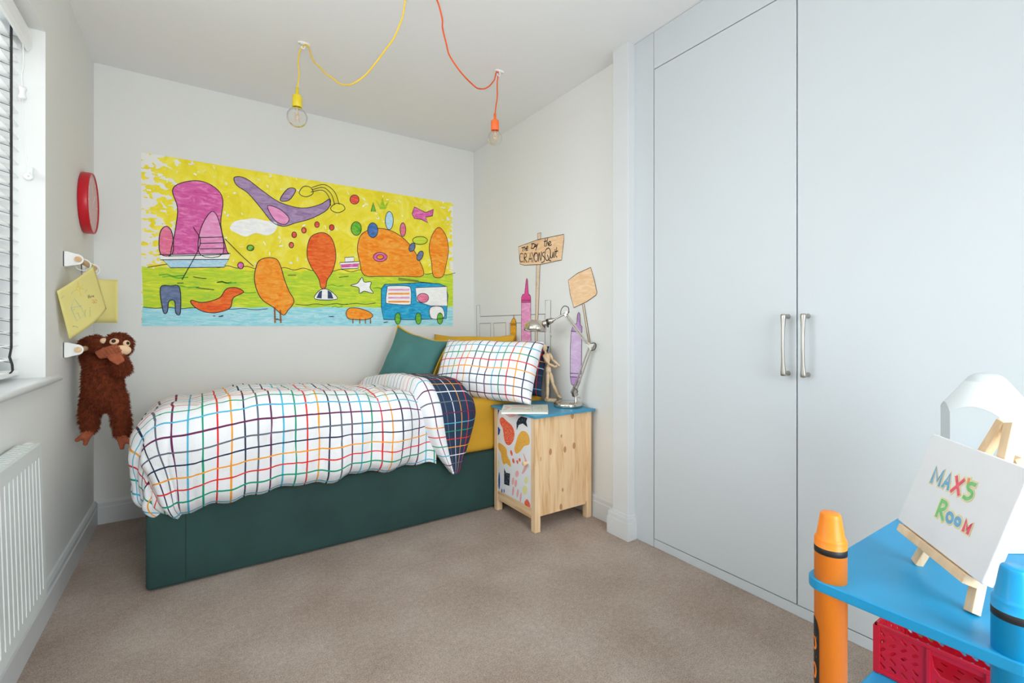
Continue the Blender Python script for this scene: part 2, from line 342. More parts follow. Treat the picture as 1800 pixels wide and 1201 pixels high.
# coordinates (metres) of drawn outlines, lettering, cables and papers
MURAL=[["grass",0,0,[[-0.26,1.356],[-0.209,1.346],[-0.156,1.361],[-0.102,1.35],[-0.047,1.366],[0.01,1.355],[0.068,1.371],[0.128,1.36],[0.188,1.376],[0.251,1.365],[0.315,1.381],[0.38,1.37],[0.448,1.387],[0.517,1.375],[0.587,1.393],[0.66,1.381],[0.735,1.399],[0.812,1.387],[0.89,1.406],[0.972,1.394],[1.055,1.413],[1.141,1.401],[1.229,1.421],[1.32,1.408],[1.414,1.429],[1.511,1.416],[1.611,1.437],[1.611,1.168],[-0.253,1.125]]],["water",0,0,[[-0.258,1.134],[-0.191,1.13],[-0.121,1.138],[-0.05,1.133],[0.024,1.142],[0.1,1.137],[0.178,1.146],[0.259,1.141],[0.343,1.151],[0.429,1.146],[0.518,1.155],[0.611,1.151],[0.706,1.16],[0.805,1.156],[0.908,1.166],[1.014,1.161],[1.124,1.172],[1.239,1.167],[1.358,1.178],[1.482,1.173],[1.611,1.185],[1.611,1.037],[-0.26,1.032]]],["magenta",1,1,[[-0.125,1.789],[-0.086,1.837],[-0.001,1.864],[0.076,1.838],[0.115,1.771],[0.104,1.626],[0.133,1.479],[0.127,1.455],[-0.12,1.424],[-0.133,1.435],[-0.11,1.584],[-0.102,1.697]]],["pink",1,1,[[0.004,1.581],[0.059,1.697],[0.098,1.636],[0.115,1.457],[0.004,1.441]]],["white",0,1,[[-0.184,1.425],[0.153,1.461],[0.144,1.426],[-0.179,1.397]]],["paleblue",0,1,[[-0.169,1.398],[0.144,1.426],[0.121,1.378],[-0.133,1.356]]],["rose",1,1,[[-0.179,1.431],[-0.181,1.544],[-0.151,1.586],[-0.125,1.544],[-0.125,1.436]]],["mauve",1,1,[[0.173,1.915],[0.232,1.919],[0.323,1.858],[0.417,1.803],[0.542,1.785],[0.651,1.823],[0.715,1.87],[0.7,1.8],[0.603,1.728],[0.508,1.687],[0.436,1.656],[0.373,1.677],[0.317,1.746],[0.244,1.832],[0.185,1.87]]],["pink",1,1,[[0.348,1.771],[0.417,1.76],[0.469,1.71],[0.443,1.668],[0.385,1.692]]],["mauve",1,1,[[0.417,1.817],[0.462,1.895],[0.508,1.896],[0.469,1.825]]],["white",1,0,[[0.15,1.608],[0.173,1.652],[0.226,1.672],[0.274,1.685],[0.335,1.679],[0.398,1.673],[0.392,1.623],[0.348,1.59],[0.286,1.597],[0.232,1.57],[0.185,1.585]]],["clear",1,1,[[0.528,1.884],[0.555,1.925],[0.596,1.925],[0.61,1.89],[0.575,1.863],[0.542,1.865]]],["clear",1,1,[[0.718,1.81],[0.751,1.845],[0.794,1.844],[0.809,1.815],[0.772,1.788],[0.736,1.79]]],["red",1,1,[[0.903,1.894],[0.9,1.881],[0.892,1.869],[0.879,1.861],[0.866,1.859],[0.854,1.863],[0.846,1.872],[0.843,1.885],[0.846,1.899],[0.854,1.911],[0.866,1.919],[0.879,1.921],[0.892,1.917],[0.9,1.907]]],["vermilion",1,1,[[0.579,1.557],[0.603,1.614],[0.665,1.643],[0.715,1.623],[0.743,1.565],[0.751,1.48],[0.729,1.391],[0.697,1.337],[0.686,1.284],[0.658,1.283],[0.644,1.341],[0.596,1.419],[0.575,1.483]]],["white",1,1,[[0.623,1.208],[0.644,1.26],[0.686,1.277],[0.729,1.256],[0.758,1.212]]],["navy",0,0,[[0.63,1.215],[0.648,1.257],[0.665,1.265],[0.662,1.213]]],["navy",0,0,[[0.7,1.214],[0.7,1.27],[0.722,1.256],[0.736,1.215]]],["red",1,1,[[0.495,1.545],[0.491,1.532],[0.482,1.526],[0.473,1.53],[0.469,1.542],[0.473,1.555],[0.482,1.561],[0.491,1.557]]],["red",1,1,[[0.512,1.611],[0.508,1.598],[0.498,1.592],[0.489,1.596],[0.485,1.608],[0.489,1.622],[0.498,1.628],[0.508,1.624]]],["red",1,1,[[0.569,1.647],[0.565,1.633],[0.555,1.627],[0.546,1.631],[0.542,1.644],[0.546,1.657],[0.555,1.663],[0.565,1.659]]],["red",1,1,[[0.648,1.693],[0.644,1.679],[0.634,1.673],[0.624,1.677],[0.62,1.689],[0.624,1.703],[0.634,1.71],[0.644,1.705]]],["red",1,1,[[0.74,1.685],[0.736,1.672],[0.725,1.665],[0.715,1.669],[0.711,1.682],[0.715,1.696],[0.725,1.702],[0.736,1.698]]],["amber",1,1,[[0.286,1.39],[0.304,1.432],[0.348,1.453],[0.398,1.447],[0.423,1.399],[0.443,1.323],[0.469,1.252],[0.498,1.189],[0.462,1.131],[0.436,1.102],[0.379,1.15],[0.323,1.19],[0.292,1.245],[0.277,1.32]]],["brown",0,0,[[0.382,1.15],[0.392,1.15],[0.395,1.052],[0.385,1.052]]],["brown",0,0,[[0.414,1.133],[0.423,1.133],[0.427,1.052],[0.417,1.052]]],["slate",1,1,[[-0.179,1.243],[-0.133,1.255],[-0.092,1.247],[-0.089,1.106],[-0.11,1.106],[-0.115,1.17],[-0.141,1.169],[-0.148,1.112],[-0.166,1.111]]],["vermilion",1,1,[[-0.039,1.179],[0.015,1.167],[0.096,1.196],[0.133,1.251],[0.185,1.26],[0.22,1.235],[0.167,1.199],[0.15,1.138],[0.081,1.11],[0.021,1.115],[-0.028,1.146]]],["green",1,1,[[0.274,1.506],[0.269,1.493],[0.256,1.487],[0.243,1.491],[0.238,1.502],[0.243,1.515],[0.256,1.521],[0.269,1.517]]],["magenta",1,1,[[0.22,1.395],[0.216,1.38],[0.205,1.374],[0.195,1.379],[0.19,1.393],[0.195,1.408],[0.205,1.414],[0.216,1.409]]],["amber",1,1,[[0.938,1.382],[0.907,1.473],[0.892,1.564],[0.915,1.652],[0.977,1.698],[1.064,1.716],[1.163,1.695],[1.256,1.632],[1.325,1.539],[1.37,1.409],[1.222,1.392],[1.064,1.382]]],["magenta",1,1,[[1.097,1.52],[1.087,1.5],[1.063,1.487],[1.033,1.484],[1.009,1.494],[1,1.512],[1.009,1.531],[1.033,1.545],[1.063,1.547],[1.087,1.538]]],["amber",1,1,[[1.072,1.518],[1.065,1.506],[1.048,1.5],[1.031,1.503],[1.024,1.514],[1.031,1.526],[1.048,1.532],[1.065,1.529]]],["amber",1,1,[[1.451,1.406],[1.433,1.514],[1.415,1.614],[1.442,1.718],[1.497,1.776],[1.554,1.713],[1.573,1.612],[1.554,1.507],[1.525,1.41]]],["green",1,1,[[0.918,1.699],[0.912,1.671],[0.895,1.652],[0.874,1.65],[0.857,1.665],[0.85,1.691],[0.857,1.719],[0.874,1.738],[0.895,1.74],[0.912,1.725]]],["blue",1,1,[[1.032,1.7],[1.025,1.669],[1.007,1.649],[0.985,1.647],[0.968,1.663],[0.961,1.692],[0.968,1.723],[0.985,1.744],[1.007,1.746],[1.025,1.73]]],["green",0,1,[[0.984,1.824],[1,1.89],[1.016,1.829]]],["paleblue",1,1,[[1.142,1.782],[1.136,1.743],[1.122,1.718],[1.104,1.716],[1.09,1.737],[1.084,1.774],[1.09,1.813],[1.104,1.838],[1.122,1.84],[1.136,1.819]]],["rose",1,1,[[1.234,1.728],[1.23,1.699],[1.22,1.68],[1.206,1.678],[1.196,1.695],[1.192,1.723],[1.196,1.752],[1.206,1.771],[1.22,1.773],[1.23,1.756]]],["leaf",0,0,[[1.016,1.908],[1.048,1.873],[1.064,1.931],[1.08,1.878],[1.113,1.922],[1.088,1.855],[1.048,1.849]]],["magenta",0,1,[[1.282,1.849],[1.299,1.901],[1.388,1.872],[1.451,1.906],[1.442,1.854],[1.388,1.838],[1.406,1.798],[1.352,1.817],[1.299,1.818]]],["slate",1,1,[[1.302,1.599],[1.286,1.579],[1.268,1.574],[1.258,1.588],[1.262,1.612],[1.277,1.632],[1.295,1.637],[1.305,1.624]]],["slate",1,1,[[1.363,1.543],[1.346,1.519],[1.328,1.513],[1.318,1.528],[1.323,1.555],[1.34,1.579],[1.359,1.585],[1.369,1.57]]],["grass",1,1,[[1.401,1.668],[1.39,1.649],[1.361,1.636],[1.325,1.632],[1.297,1.64],[1.286,1.656],[1.297,1.674],[1.325,1.687],[1.361,1.691],[1.39,1.684]]],["white",0,1,[[0.776,1.455],[0.907,1.473],[0.895,1.426],[0.787,1.414]]],["magenta",0,0,[[0.783,1.444],[0.903,1.461],[0.895,1.437],[0.787,1.422]]],["white",0,1,[[0.809,1.492],[0.869,1.501],[0.869,1.47],[0.809,1.461]]],["white",1,1,[[0.846,1.307],[0.892,1.325],[0.922,1.366],[0.938,1.335],[0.984,1.338],[0.977,1.298],[1,1.26],[0.938,1.273],[0.907,1.256],[0.899,1.295]]],["vanblue",0,1,[[1.056,1.294],[1.08,1.327],[1.179,1.336],[1.352,1.354],[1.497,1.353],[1.554,1.334],[1.568,1.266],[1.554,1.093],[1.308,1.082],[1.072,1.08],[1.056,1.167]]],["white",1,1,[[1.097,1.296],[1.113,1.317],[1.247,1.323],[1.273,1.296],[1.273,1.214],[1.256,1.188],[1.113,1.192],[1.088,1.208]]],["pink",0,0,[[1.105,1.296],[1.264,1.304],[1.26,1.291],[1.105,1.284]]],["amber",0,0,[[1.105,1.268],[1.264,1.275],[1.26,1.262],[1.105,1.256]]],["pink",0,0,[[1.105,1.24],[1.264,1.246],[1.26,1.234],[1.105,1.228]]],["amber",0,0,[[1.105,1.212],[1.264,1.217],[1.26,1.205],[1.105,1.2]]],["white",0,1,[[1.308,1.314],[1.558,1.335],[1.563,1.188],[1.424,1.185],[1.317,1.215]]],["rose",1,1,[[1.41,1.243],[1.402,1.223],[1.379,1.21],[1.351,1.209],[1.329,1.221],[1.321,1.24],[1.329,1.26],[1.351,1.273],[1.379,1.274],[1.402,1.263]]],["white",1,1,[[1.424,1.172],[1.516,1.178],[1.535,1.102],[1.433,1.092]]],["green",1,1,[[1.196,1.089],[1.192,1.065],[1.182,1.05],[1.169,1.05],[1.158,1.065],[1.154,1.089],[1.158,1.112],[1.169,1.127],[1.182,1.128],[1.192,1.113]]],["green",1,1,[[1.352,1.091],[1.348,1.066],[1.337,1.051],[1.323,1.051],[1.312,1.066],[1.308,1.09],[1.312,1.115],[1.323,1.13],[1.337,1.13],[1.348,1.115]]],["green",1,1,[[1.525,1.093],[1.521,1.068],[1.509,1.052],[1.495,1.052],[1.483,1.067],[1.479,1.092],[1.483,1.117],[1.495,1.133],[1.509,1.133],[1.521,1.118]]],["amber",1,1,[[0.817,1.123],[0.839,1.154],[0.899,1.155],[0.969,1.133],[0.996,1.103],[0.953,1.079],[0.876,1.078],[0.831,1.085]]],["brown",0,0,[[0.858,1.085],[0.865,1.085],[0.865,1.051],[0.858,1.051]]],["brown",0,0,[[0.903,1.086],[0.911,1.086],[0.911,1.051],[0.903,1.051]]],["brown",0,0,[[0.942,1.086],[0.949,1.086],[0.949,1.051],[0.942,1.051]]],["brown",0,0,[[0.977,1.087],[0.984,1.087],[0.984,1.051],[0.977,1.051]]]]
MLINES=[[[-0.234,1.352],[-0.133,1.378],[-0.09,1.367],[-0.046,1.382],[-0.001,1.37],[0.044,1.385],[0.091,1.373],[0.138,1.388],[0.187,1.377],[0.236,1.392],[0.286,1.38],[0.337,1.396],[0.389,1.383],[0.443,1.399],[0.497,1.387],[0.553,1.403],[0.61,1.391],[0.667,1.408],[0.727,1.395],[0.787,1.412],[0.849,1.399],[0.912,1.417],[0.977,1.403],[1.043,1.421],[1.11,1.408],[1.179,1.426],[1.25,1.413],[1.322,1.432],[1.397,1.417],[1.473,1.437],[1.55,1.423],[1.63,1.443]],[[-0.253,1.134],[-0.199,1.129],[-0.144,1.135],[-0.088,1.129],[-0.03,1.136],[0.029,1.13],[0.089,1.137],[0.151,1.131],[0.215,1.138],[0.281,1.131],[0.348,1.139]],[[0.508,1.171],[0.567,1.167],[0.627,1.177],[0.688,1.172],[0.751,1.182],[0.815,1.177],[0.88,1.188],[0.947,1.183],[1.016,1.194]],[[-0.028,1.594],[0.004,1.5],[-0.081,1.293]],[[0.124,1.545],[0.211,1.452],[0.271,1.395]],[[-0.102,1.272],[-0.076,1.274]],[[0.603,1.926],[0.679,1.957],[0.743,1.919],[0.772,1.841]],[[0.603,1.911],[0.672,1.937],[0.722,1.901],[0.743,1.836]],[[0.596,1.895],[0.665,1.918],[0.704,1.887],[0.718,1.825]],[[1.179,1.365],[1.442,1.354]],[[1.179,1.377],[1.33,1.365]],[[-0.028,1.312],[0.004,1.307],[0.032,1.306]],[[-0.015,1.251],[0.032,1.246],[0.07,1.242]],[[0.462,1.352],[0.508,1.355]],[[0.772,1.357],[0.831,1.368]],[[0.004,1.539],[0.115,1.554]],[[0.004,1.506],[0.121,1.521]],[[0.004,1.474],[0.124,1.488]]]
HEAD=[[[3.179,0.895],[3.184,1.196],[3.134,1.196],[3.126,1.109],[2.883,1.108],[2.313,1.108],[2.313,1.193],[2.259,1.192],[2.265,0.595]],[[2.316,1.106],[2.316,0.629]],[[3.131,0.909],[3.136,1.055],[2.973,1.057],[2.973,0.913]],[[2.925,0.912],[2.928,1.056],[2.767,1.059],[2.763,0.918]],[[2.724,0.919],[2.718,1.054],[2.58,1.055]]]
SIGN1=[[2.607,1.569],[2.38,1.583],[2.132,1.574],[2.133,1.544],[2.154,1.425],[2.363,1.422],[2.539,1.437],[2.588,1.451]]
POST1=[[[2.392,1.623],[2.355,1.621],[2.36,1.581],[2.39,1.581]],[[2.404,1.424],[2.366,1.422],[2.397,0.93],[2.421,0.929]]]
SIGN2=[[2.094,1.299],[2.014,1.332],[1.905,1.354],[1.877,1.284],[1.856,1.212],[1.864,1.199],[1.934,1.168],[2.045,1.137],[2.077,1.217]]
POST2=[[1.974,1.154],[1.958,1.157],[1.909,0.94],[1.921,0.936]]
YC=[[[2.704,0.914],[2.704,1.054],[2.683,1.081],[2.67,1.087],[2.664,1.114],[2.658,1.086],[2.648,1.081],[2.634,1.059],[2.636,0.916]],[[2.704,1.049],[2.636,1.051]],[[2.702,1.04],[2.636,1.042]]]
PC=[[[2.573,0.921],[2.573,1.225],[2.558,1.244],[2.536,1.247],[2.517,1.339],[2.51,1.349],[2.503,1.338],[2.492,1.244],[2.474,1.235],[2.467,1.221],[2.463,0.924]],[[2.573,1.207],[2.465,1.201]],[[2.573,1.193],[2.465,1.188]]]
PCT=[[2.573,1.193],[2.573,1.225],[2.558,1.244],[2.536,1.247],[2.517,1.339],[2.51,1.349],[2.503,1.338],[2.492,1.244],[2.474,1.235],[2.467,1.221],[2.465,1.188]]
LC=[[[2.067,0.696],[2.077,0.74],[2.076,0.908],[2.067,1.002],[2.053,1.034],[2.02,1.048],[2.012,1.098],[2.003,1.11],[1.994,1.101],[1.991,1.038],[1.976,1.029],[1.978,0.984],[1.982,0.748],[1.993,0.71],[2.014,0.694],[2.049,0.691]],[[2.067,1.003],[1.976,0.998]],[[2.076,0.758],[1.982,0.762]],[[2.073,0.738],[1.985,0.742]]]
LCB=[[2.067,0.696],[2.076,0.738],[1.983,0.742],[1.993,0.71],[2.014,0.694],[2.049,0.691]]
LCT=[[2.067,1.002],[2.053,1.034],[2.02,1.048],[2.012,1.098],[2.003,1.11],[1.994,1.101],[1.991,1.038],[1.976,1.029],[1.976,0.998]]
TXT=[[[2.567,1.556],[2.53,1.557]],[[2.547,1.555],[2.554,1.533]],[[2.528,1.555],[2.532,1.534]],[[2.532,1.545],[2.514,1.544]],[[2.51,1.555],[2.517,1.532]],[[2.495,1.555],[2.506,1.556],[2.508,1.545],[2.495,1.545]],[[2.508,1.545],[2.51,1.532],[2.497,1.531]],[[2.445,1.567],[2.456,1.539]],[[2.458,1.566],[2.428,1.563],[2.418,1.547],[2.435,1.535],[2.46,1.538]],[[2.431,1.535],[2.414,1.557],[2.404,1.537]],[[2.428,1.543],[2.407,1.542]],[[2.407,1.556],[2.397,1.542]],[[2.387,1.557],[2.411,1.519]],[[2.31,1.574],[2.32,1.533],[2.307,1.529]],[[2.323,1.56],[2.297,1.56]],[[2.287,1.574],[2.3,1.53]],[[2.297,1.542],[2.284,1.55],[2.281,1.529]],[[2.274,1.536],[2.255,1.545],[2.268,1.553],[2.278,1.541],[2.268,1.527],[2.249,1.531]],[[2.554,1.514],[2.58,1.519],[2.59,1.494],[2.58,1.465],[2.554,1.464]],[[2.539,1.456],[2.536,1.511],[2.514,1.506],[2.517,1.487],[2.536,1.486],[2.506,1.452]],[[2.488,1.452],[2.47,1.509],[2.456,1.451]],[[2.485,1.471],[2.456,1.469]],[[2.452,1.509],[2.437,1.481],[2.418,1.506]],[[2.437,1.481],[2.442,1.449]],[[2.404,1.502],[2.424,1.49],[2.424,1.459],[2.407,1.445],[2.39,1.457],[2.39,1.488],[2.404,1.502]],[[2.38,1.444],[2.376,1.5],[2.356,1.443],[2.35,1.499]],[[2.32,1.495],[2.34,1.489],[2.336,1.473],[2.32,1.461],[2.323,1.437],[2.35,1.432]],[[2.287,1.514],[2.31,1.501],[2.313,1.46],[2.294,1.439],[2.268,1.45],[2.259,1.488],[2.274,1.512],[2.297,1.512]],[[2.29,1.473],[2.271,1.437],[2.255,1.431]],[[2.259,1.485],[2.259,1.455],[2.243,1.451],[2.233,1.481]],[[2.233,1.481],[2.233,1.45]],[[2.219,1.477],[2.221,1.448]],[[2.216,1.496],[2.216,1.493]],[[2.199,1.506],[2.209,1.458],[2.196,1.447]],[[2.218,1.483],[2.187,1.483]]]
DOOR=[["or",1,[[2.201,0.518],[2.173,0.529],[2.14,0.517],[2.088,0.501],[2.06,0.471],[2.065,0.428],[2.101,0.392],[2.14,0.39],[2.16,0.416],[2.173,0.465],[2.201,0.493]]],["bk",0,[[1.995,0.563],[1.941,0.563],[1.951,0.542],[1.939,0.515],[1.983,0.528],[2.019,0.513],[2.037,0.483],[2.04,0.523],[2.022,0.547]]],["ye",1,[[1.989,0.487],[1.947,0.488],[1.924,0.466],[1.925,0.432],[1.971,0.412],[2.007,0.377],[2.043,0.359],[2.06,0.38],[2.043,0.418],[2.025,0.456]]],["pk",0,[[2.173,0.564],[2.043,0.563],[2.069,0.548],[2.107,0.541],[2.146,0.547]]],["bl",0,[[2.248,0.565],[2.208,0.565],[2.222,0.534],[2.248,0.503]]],["bl",0,[[2.248,0.466],[2.222,0.471],[2.198,0.456],[2.208,0.43],[2.248,0.42]]],["ye",1,[[2.219,0.379],[2.173,0.377],[2.137,0.363],[2.127,0.329],[2.101,0.307],[2.094,0.276],[2.137,0.285],[2.16,0.272],[2.18,0.288],[2.194,0.329],[2.219,0.349]]],["or",1,[[2.078,0.356],[2.076,0.347],[2.079,0.34],[2.085,0.338],[2.093,0.341],[2.098,0.349],[2.099,0.358],[2.096,0.365],[2.09,0.367],[2.083,0.363]]],["or",1,[[2.059,0.318],[2.058,0.31],[2.061,0.303],[2.067,0.301],[2.074,0.304],[2.079,0.311],[2.08,0.319],[2.076,0.325],[2.07,0.327],[2.064,0.324]]],["or",1,[[2.023,0.321],[2.022,0.315],[2.025,0.31],[2.03,0.308],[2.036,0.31],[2.04,0.315],[2.04,0.32],[2.037,0.325],[2.032,0.327],[2.026,0.325]]],["or",1,[[2.001,0.336],[2.001,0.33],[2.004,0.326],[2.01,0.324],[2.016,0.325],[2.02,0.33],[2.02,0.335],[2.016,0.34],[2.011,0.342],[2.005,0.341]]],["pk",1,[[1.977,0.377],[1.947,0.343],[1.944,0.31],[1.971,0.276],[1.991,0.267],[1.971,0.303],[1.962,0.333]]],["bk",0,[[2.16,0.253],[2.14,0.233],[2.101,0.239],[2.107,0.17],[2.16,0.166]]],["pk",1,[[2.019,0.257],[2.024,0.246],[2.033,0.238],[2.043,0.236],[2.05,0.241],[2.051,0.251],[2.046,0.262],[2.037,0.27],[2.027,0.272],[2.02,0.267]]],["pk",1,[[2.061,0.208],[2.065,0.195],[2.072,0.187],[2.079,0.185],[2.084,0.191],[2.084,0.203],[2.079,0.216],[2.073,0.224],[2.066,0.226],[2.061,0.22]]],["pk",1,[[2.034,0.203],[2.038,0.191],[2.045,0.182],[2.053,0.18],[2.058,0.187],[2.058,0.198],[2.054,0.211],[2.046,0.219],[2.039,0.221],[2.034,0.215]]],["pk",1,[[2.062,0.155],[2.066,0.14],[2.072,0.13],[2.078,0.128],[2.081,0.136],[2.08,0.151],[2.076,0.166],[2.07,0.176],[2.064,0.177],[2.061,0.169]]],["pk",1,[[2.02,0.155],[2.024,0.141],[2.03,0.132],[2.035,0.131],[2.038,0.138],[2.037,0.151],[2.033,0.166],[2.028,0.175],[2.022,0.176],[2.019,0.169]]],["pk",1,[[1.993,0.143],[1.997,0.127],[2.002,0.117],[2.007,0.116],[2.009,0.124],[2.008,0.139],[2.004,0.155],[1.999,0.165],[1.994,0.166],[1.992,0.158]]],["yg",1,[[1.936,0.247],[1.938,0.238],[1.943,0.23],[1.951,0.226],[1.958,0.226],[1.964,0.231],[1.966,0.239],[1.964,0.248],[1.958,0.255],[1.951,0.26],[1.943,0.259],[1.938,0.255]]],["yg",1,[[1.943,0.196],[1.945,0.184],[1.952,0.174],[1.962,0.168],[1.972,0.168],[1.98,0.174],[1.983,0.184],[1.98,0.196],[1.972,0.206],[1.962,0.212],[1.952,0.212],[1.945,0.206]]],["bl",1,[[2.202,0.172],[2.204,0.144],[2.208,0.126],[2.213,0.125],[2.217,0.141],[2.219,0.168],[2.217,0.196],[2.213,0.214],[2.208,0.216],[2.204,0.2]]],["bl",1,[[2.222,0.138],[2.223,0.126],[2.226,0.119],[2.231,0.117],[2.234,0.123],[2.236,0.134],[2.234,0.145],[2.231,0.153],[2.226,0.154],[2.223,0.148]]],["bl",1,[[2.177,0.124],[2.178,0.118],[2.181,0.113],[2.185,0.112],[2.187,0.115],[2.188,0.121],[2.187,0.128],[2.185,0.133],[2.181,0.134],[2.178,0.131]]],["bl",1,[[2.154,0.129],[2.156,0.122],[2.158,0.117],[2.162,0.116],[2.164,0.119],[2.165,0.126],[2.164,0.133],[2.162,0.138],[2.158,0.139],[2.156,0.135]]],["or",1,[[1.962,0.134],[1.941,0.149],[1.921,0.135],[1.915,0.118],[1.947,0.113],[1.965,0.118]]],["yg",0,[[2.245,0.276],[2.208,0.27],[2.245,0.237]]],["or",0,[[2.248,0.347],[2.236,0.334],[2.243,0.314],[2.248,0.313]]]]
YCORD=[[0.421,2.448,2.392],[0.432,2.413,2.376],[0.437,2.383,2.335],[0.439,2.355,2.295],[0.446,2.324,2.256],[0.461,2.287,2.222],[0.478,2.249,2.181],[0.5,2.206,2.146],[0.52,2.166,2.111],[0.542,2.125,2.093],[0.563,2.084,2.09],[0.592,2.038,2.108],[0.615,1.995,2.135],[0.634,1.956,2.163],[0.647,1.92,2.184],[0.663,1.883,2.208],[0.675,1.848,2.243],[0.682,1.816,2.279],[0.683,1.788,2.327],[0.6898,1.735,2.345],[0.693,1.69,2.378]]
YDROP=[[0.421,2.448,2.384],[0.405,2.459,2.362],[0.398,2.463,2.298],[0.402,2.46,2.257],[0.398,2.463,2.21],[0.394,2.466,2.185]]
OCORD=[[1.335,2.134,2.394],[1.304,2.107,2.369],[1.276,2.078,2.312],[1.245,2.05,2.274],[1.213,2.024,2.238],[1.173,2.003,2.204],[1.13,1.984,2.184],[1.097,1.958,2.171],[1.055,1.938,2.175],[1.014,1.917,2.18],[0.97,1.899,2.197],[0.922,1.883,2.231],[0.894,1.854,2.255],[0.863,1.827,2.298],[0.844,1.792,2.316],[0.809,1.767,2.364],[0.7654,1.735,2.345],[0.713,1.69,2.378]]
ODROP=[[1.335,2.134,2.385],[1.33,2.137,2.339],[1.33,2.137,2.263],[1.325,2.141,2.217],[1.32,2.144,2.171]]
PAP1=[[-0.375,2.654,1.287],[-0.338,2.69,1.105],[-0.429,2.522,0.975],[-0.449,2.433,1.16]]
PLINES=[["b",[[0.44,0.84],[0.32,0.73],[0.57,0.65],[0.72,0.64],[0.74,0.81],[0.44,0.84]]],["b",[[0.44,0.84],[0.53,0.63]]],["b",[[0.6,0.78],[0.61,0.74],[0.73,0.74]]],["b",[[0.5,0.82],[0.5,0.78]]],["y",[[0.14,0.61],[0.17,0.55],[0.22,0.55],[0.23,0.6],[0.18,0.63],[0.14,0.61]]],["y",[[0.14,0.57],[0.07,0.55]]],["y",[[0.21,0.54],[0.27,0.47]]],["y",[[0.24,0.58],[0.36,0.58]]],["y",[[0.18,0.63],[0.18,0.68]]],["y",[[0.19,0.52],[0.18,0.45]]],["b",[[0.17,0.96],[0.15,0.89]]],["b",[[0.2,0.76],[0.17,0.7]]],["b",[[0.34,0.47],[0.31,0.4]]],["k",[[0.43,0.43],[0.49,0.44]]],["k",[[0.43,0.4],[0.5,0.41]]],["k",[[0.46,0.44],[0.47,0.4]]],["k",[[0.48,0.38],[0.51,0.36],[0.51,0.39],[0.49,0.39]]],["k",[[0.51,0.36],[0.49,0.34],[0.52,0.34],[0.5,0.32],[0.53,0.32]]],["k",[[0.52,0.31],[0.53,0.28],[0.51,0.29],[0.53,0.31],[0.55,0.29]]],["r",[[0.57,0.37],[0.58,0.34],[0.63,0.33],[0.68,0.31],[0.68,0.27],[0.66,0.24],[0.62,0.27],[0.64,0.31],[0.65,0.36],[0.6,0.38]]],["g",[[0.66,0.6],[0.77,0.64]]],["r",[[0.65,0.6],[0.66,0.58]]],["g",[[0.7,0.49],[0.83,0.54]]],["r",[[0.67,0.49],[0.68,0.47]]],["g",[[0.79,0.89],[0.87,0.82]]],["r",[[0.79,0.9],[0.81,0.88]]]]
LETTERS=[["b",0,[[0.0559,0.1073],[0.0542,0.1374],[0.0712,0.1154],[0.0779,0.1386],[0.0814,0.109]]],["b",0,[[0.0919,0.11],[0.0993,0.1377],[0.1083,0.1103]]],["b",0,[[0.0941,0.1184],[0.105,0.12]]],["r",0,[[0.1179,0.1379],[0.14,0.1112]]],["r",0,[[0.1387,0.1382],[0.1193,0.1102]]],["o",0,[[0.1497,0.1433],[0.1512,0.1376]]],["g",0,[[0.1685,0.1395],[0.16,0.1391],[0.1529,0.1341],[0.1576,0.128],[0.1681,0.1254],[0.1712,0.1189],[0.1641,0.1112],[0.1542,0.1113]]],["g",0,[[0.1076,0.0551],[0.106,0.0856]]],["g",0,[[0.106,0.0856],[0.1206,0.0847],[0.1216,0.0752],[0.1098,0.0677]]],["g",0,[[0.1118,0.0686],[0.1278,0.0554]]],["b",1,[[0.1491,0.0684],[0.1504,0.0637],[0.1486,0.0597],[0.1445,0.0579],[0.1395,0.059],[0.1355,0.0626],[0.1341,0.0674],[0.136,0.0715],[0.1402,0.0732],[0.1452,0.072]]],["b",1,[[0.1696,0.0693],[0.1705,0.0657],[0.1691,0.0625],[0.1658,0.0611],[0.1619,0.0619],[0.1588,0.0646],[0.1579,0.0683],[0.1594,0.0715],[0.1627,0.0729],[0.1666,0.0721]]],["r",0,[[0.1842,0.0597],[0.1823,0.0773],[0.1913,0.0644],[0.1963,0.0773],[0.1961,0.0599]]]]
# ============================================================ SETTING
XL, YA, XB, XW, H = -.456, 3.23, 1.793, 1.76, 2.4
YN = -1.0
WY0, WY1, WZ0, WZ1 = .95, 2.311, .845, 2.075
RV = .17                                  # reveal depth
def one(name, boxes, m, parent=None, **k):
    mb = MB()
    for b in boxes: mb.box(*b)
    return mb.build(name, m, parent, **k)
struct(one('floor', [(XL-.02, 2.42, YN, YA+.02, -.06, 0)], CARPET))
struct(one('ceiling', [(XL-.3, 2.42, YN, YA+.12, H, H+.06)], W_CEIL))
struct(one('wall_left', [(XL-.3, XL, YN, WY0, -.06, H), (XL-.3, XL, WY1, YA+.12, -.06, H), (XL-.3, XL, WY0, WY1, -.06, WZ0-.022), (XL-.3, XL, WY0, WY1, WZ1, H)], W_WALL))
struct(one('wall_back', [(XL, XB+.1, YA, YA+.12, -.06, H)], W_WALL))
struct(one('wall_right', [(XB, XB+.1, 1.66, YA, -.06, H)], W_WALL))
struct(one('wall_front', [(XL-.3, .3, YN-.12, YN, -.06, H), (1.35, 2.42, YN-.12, YN, -.06, H), (.3, 1.35, YN-.12, YN, 2.02, H)], W_WALL))
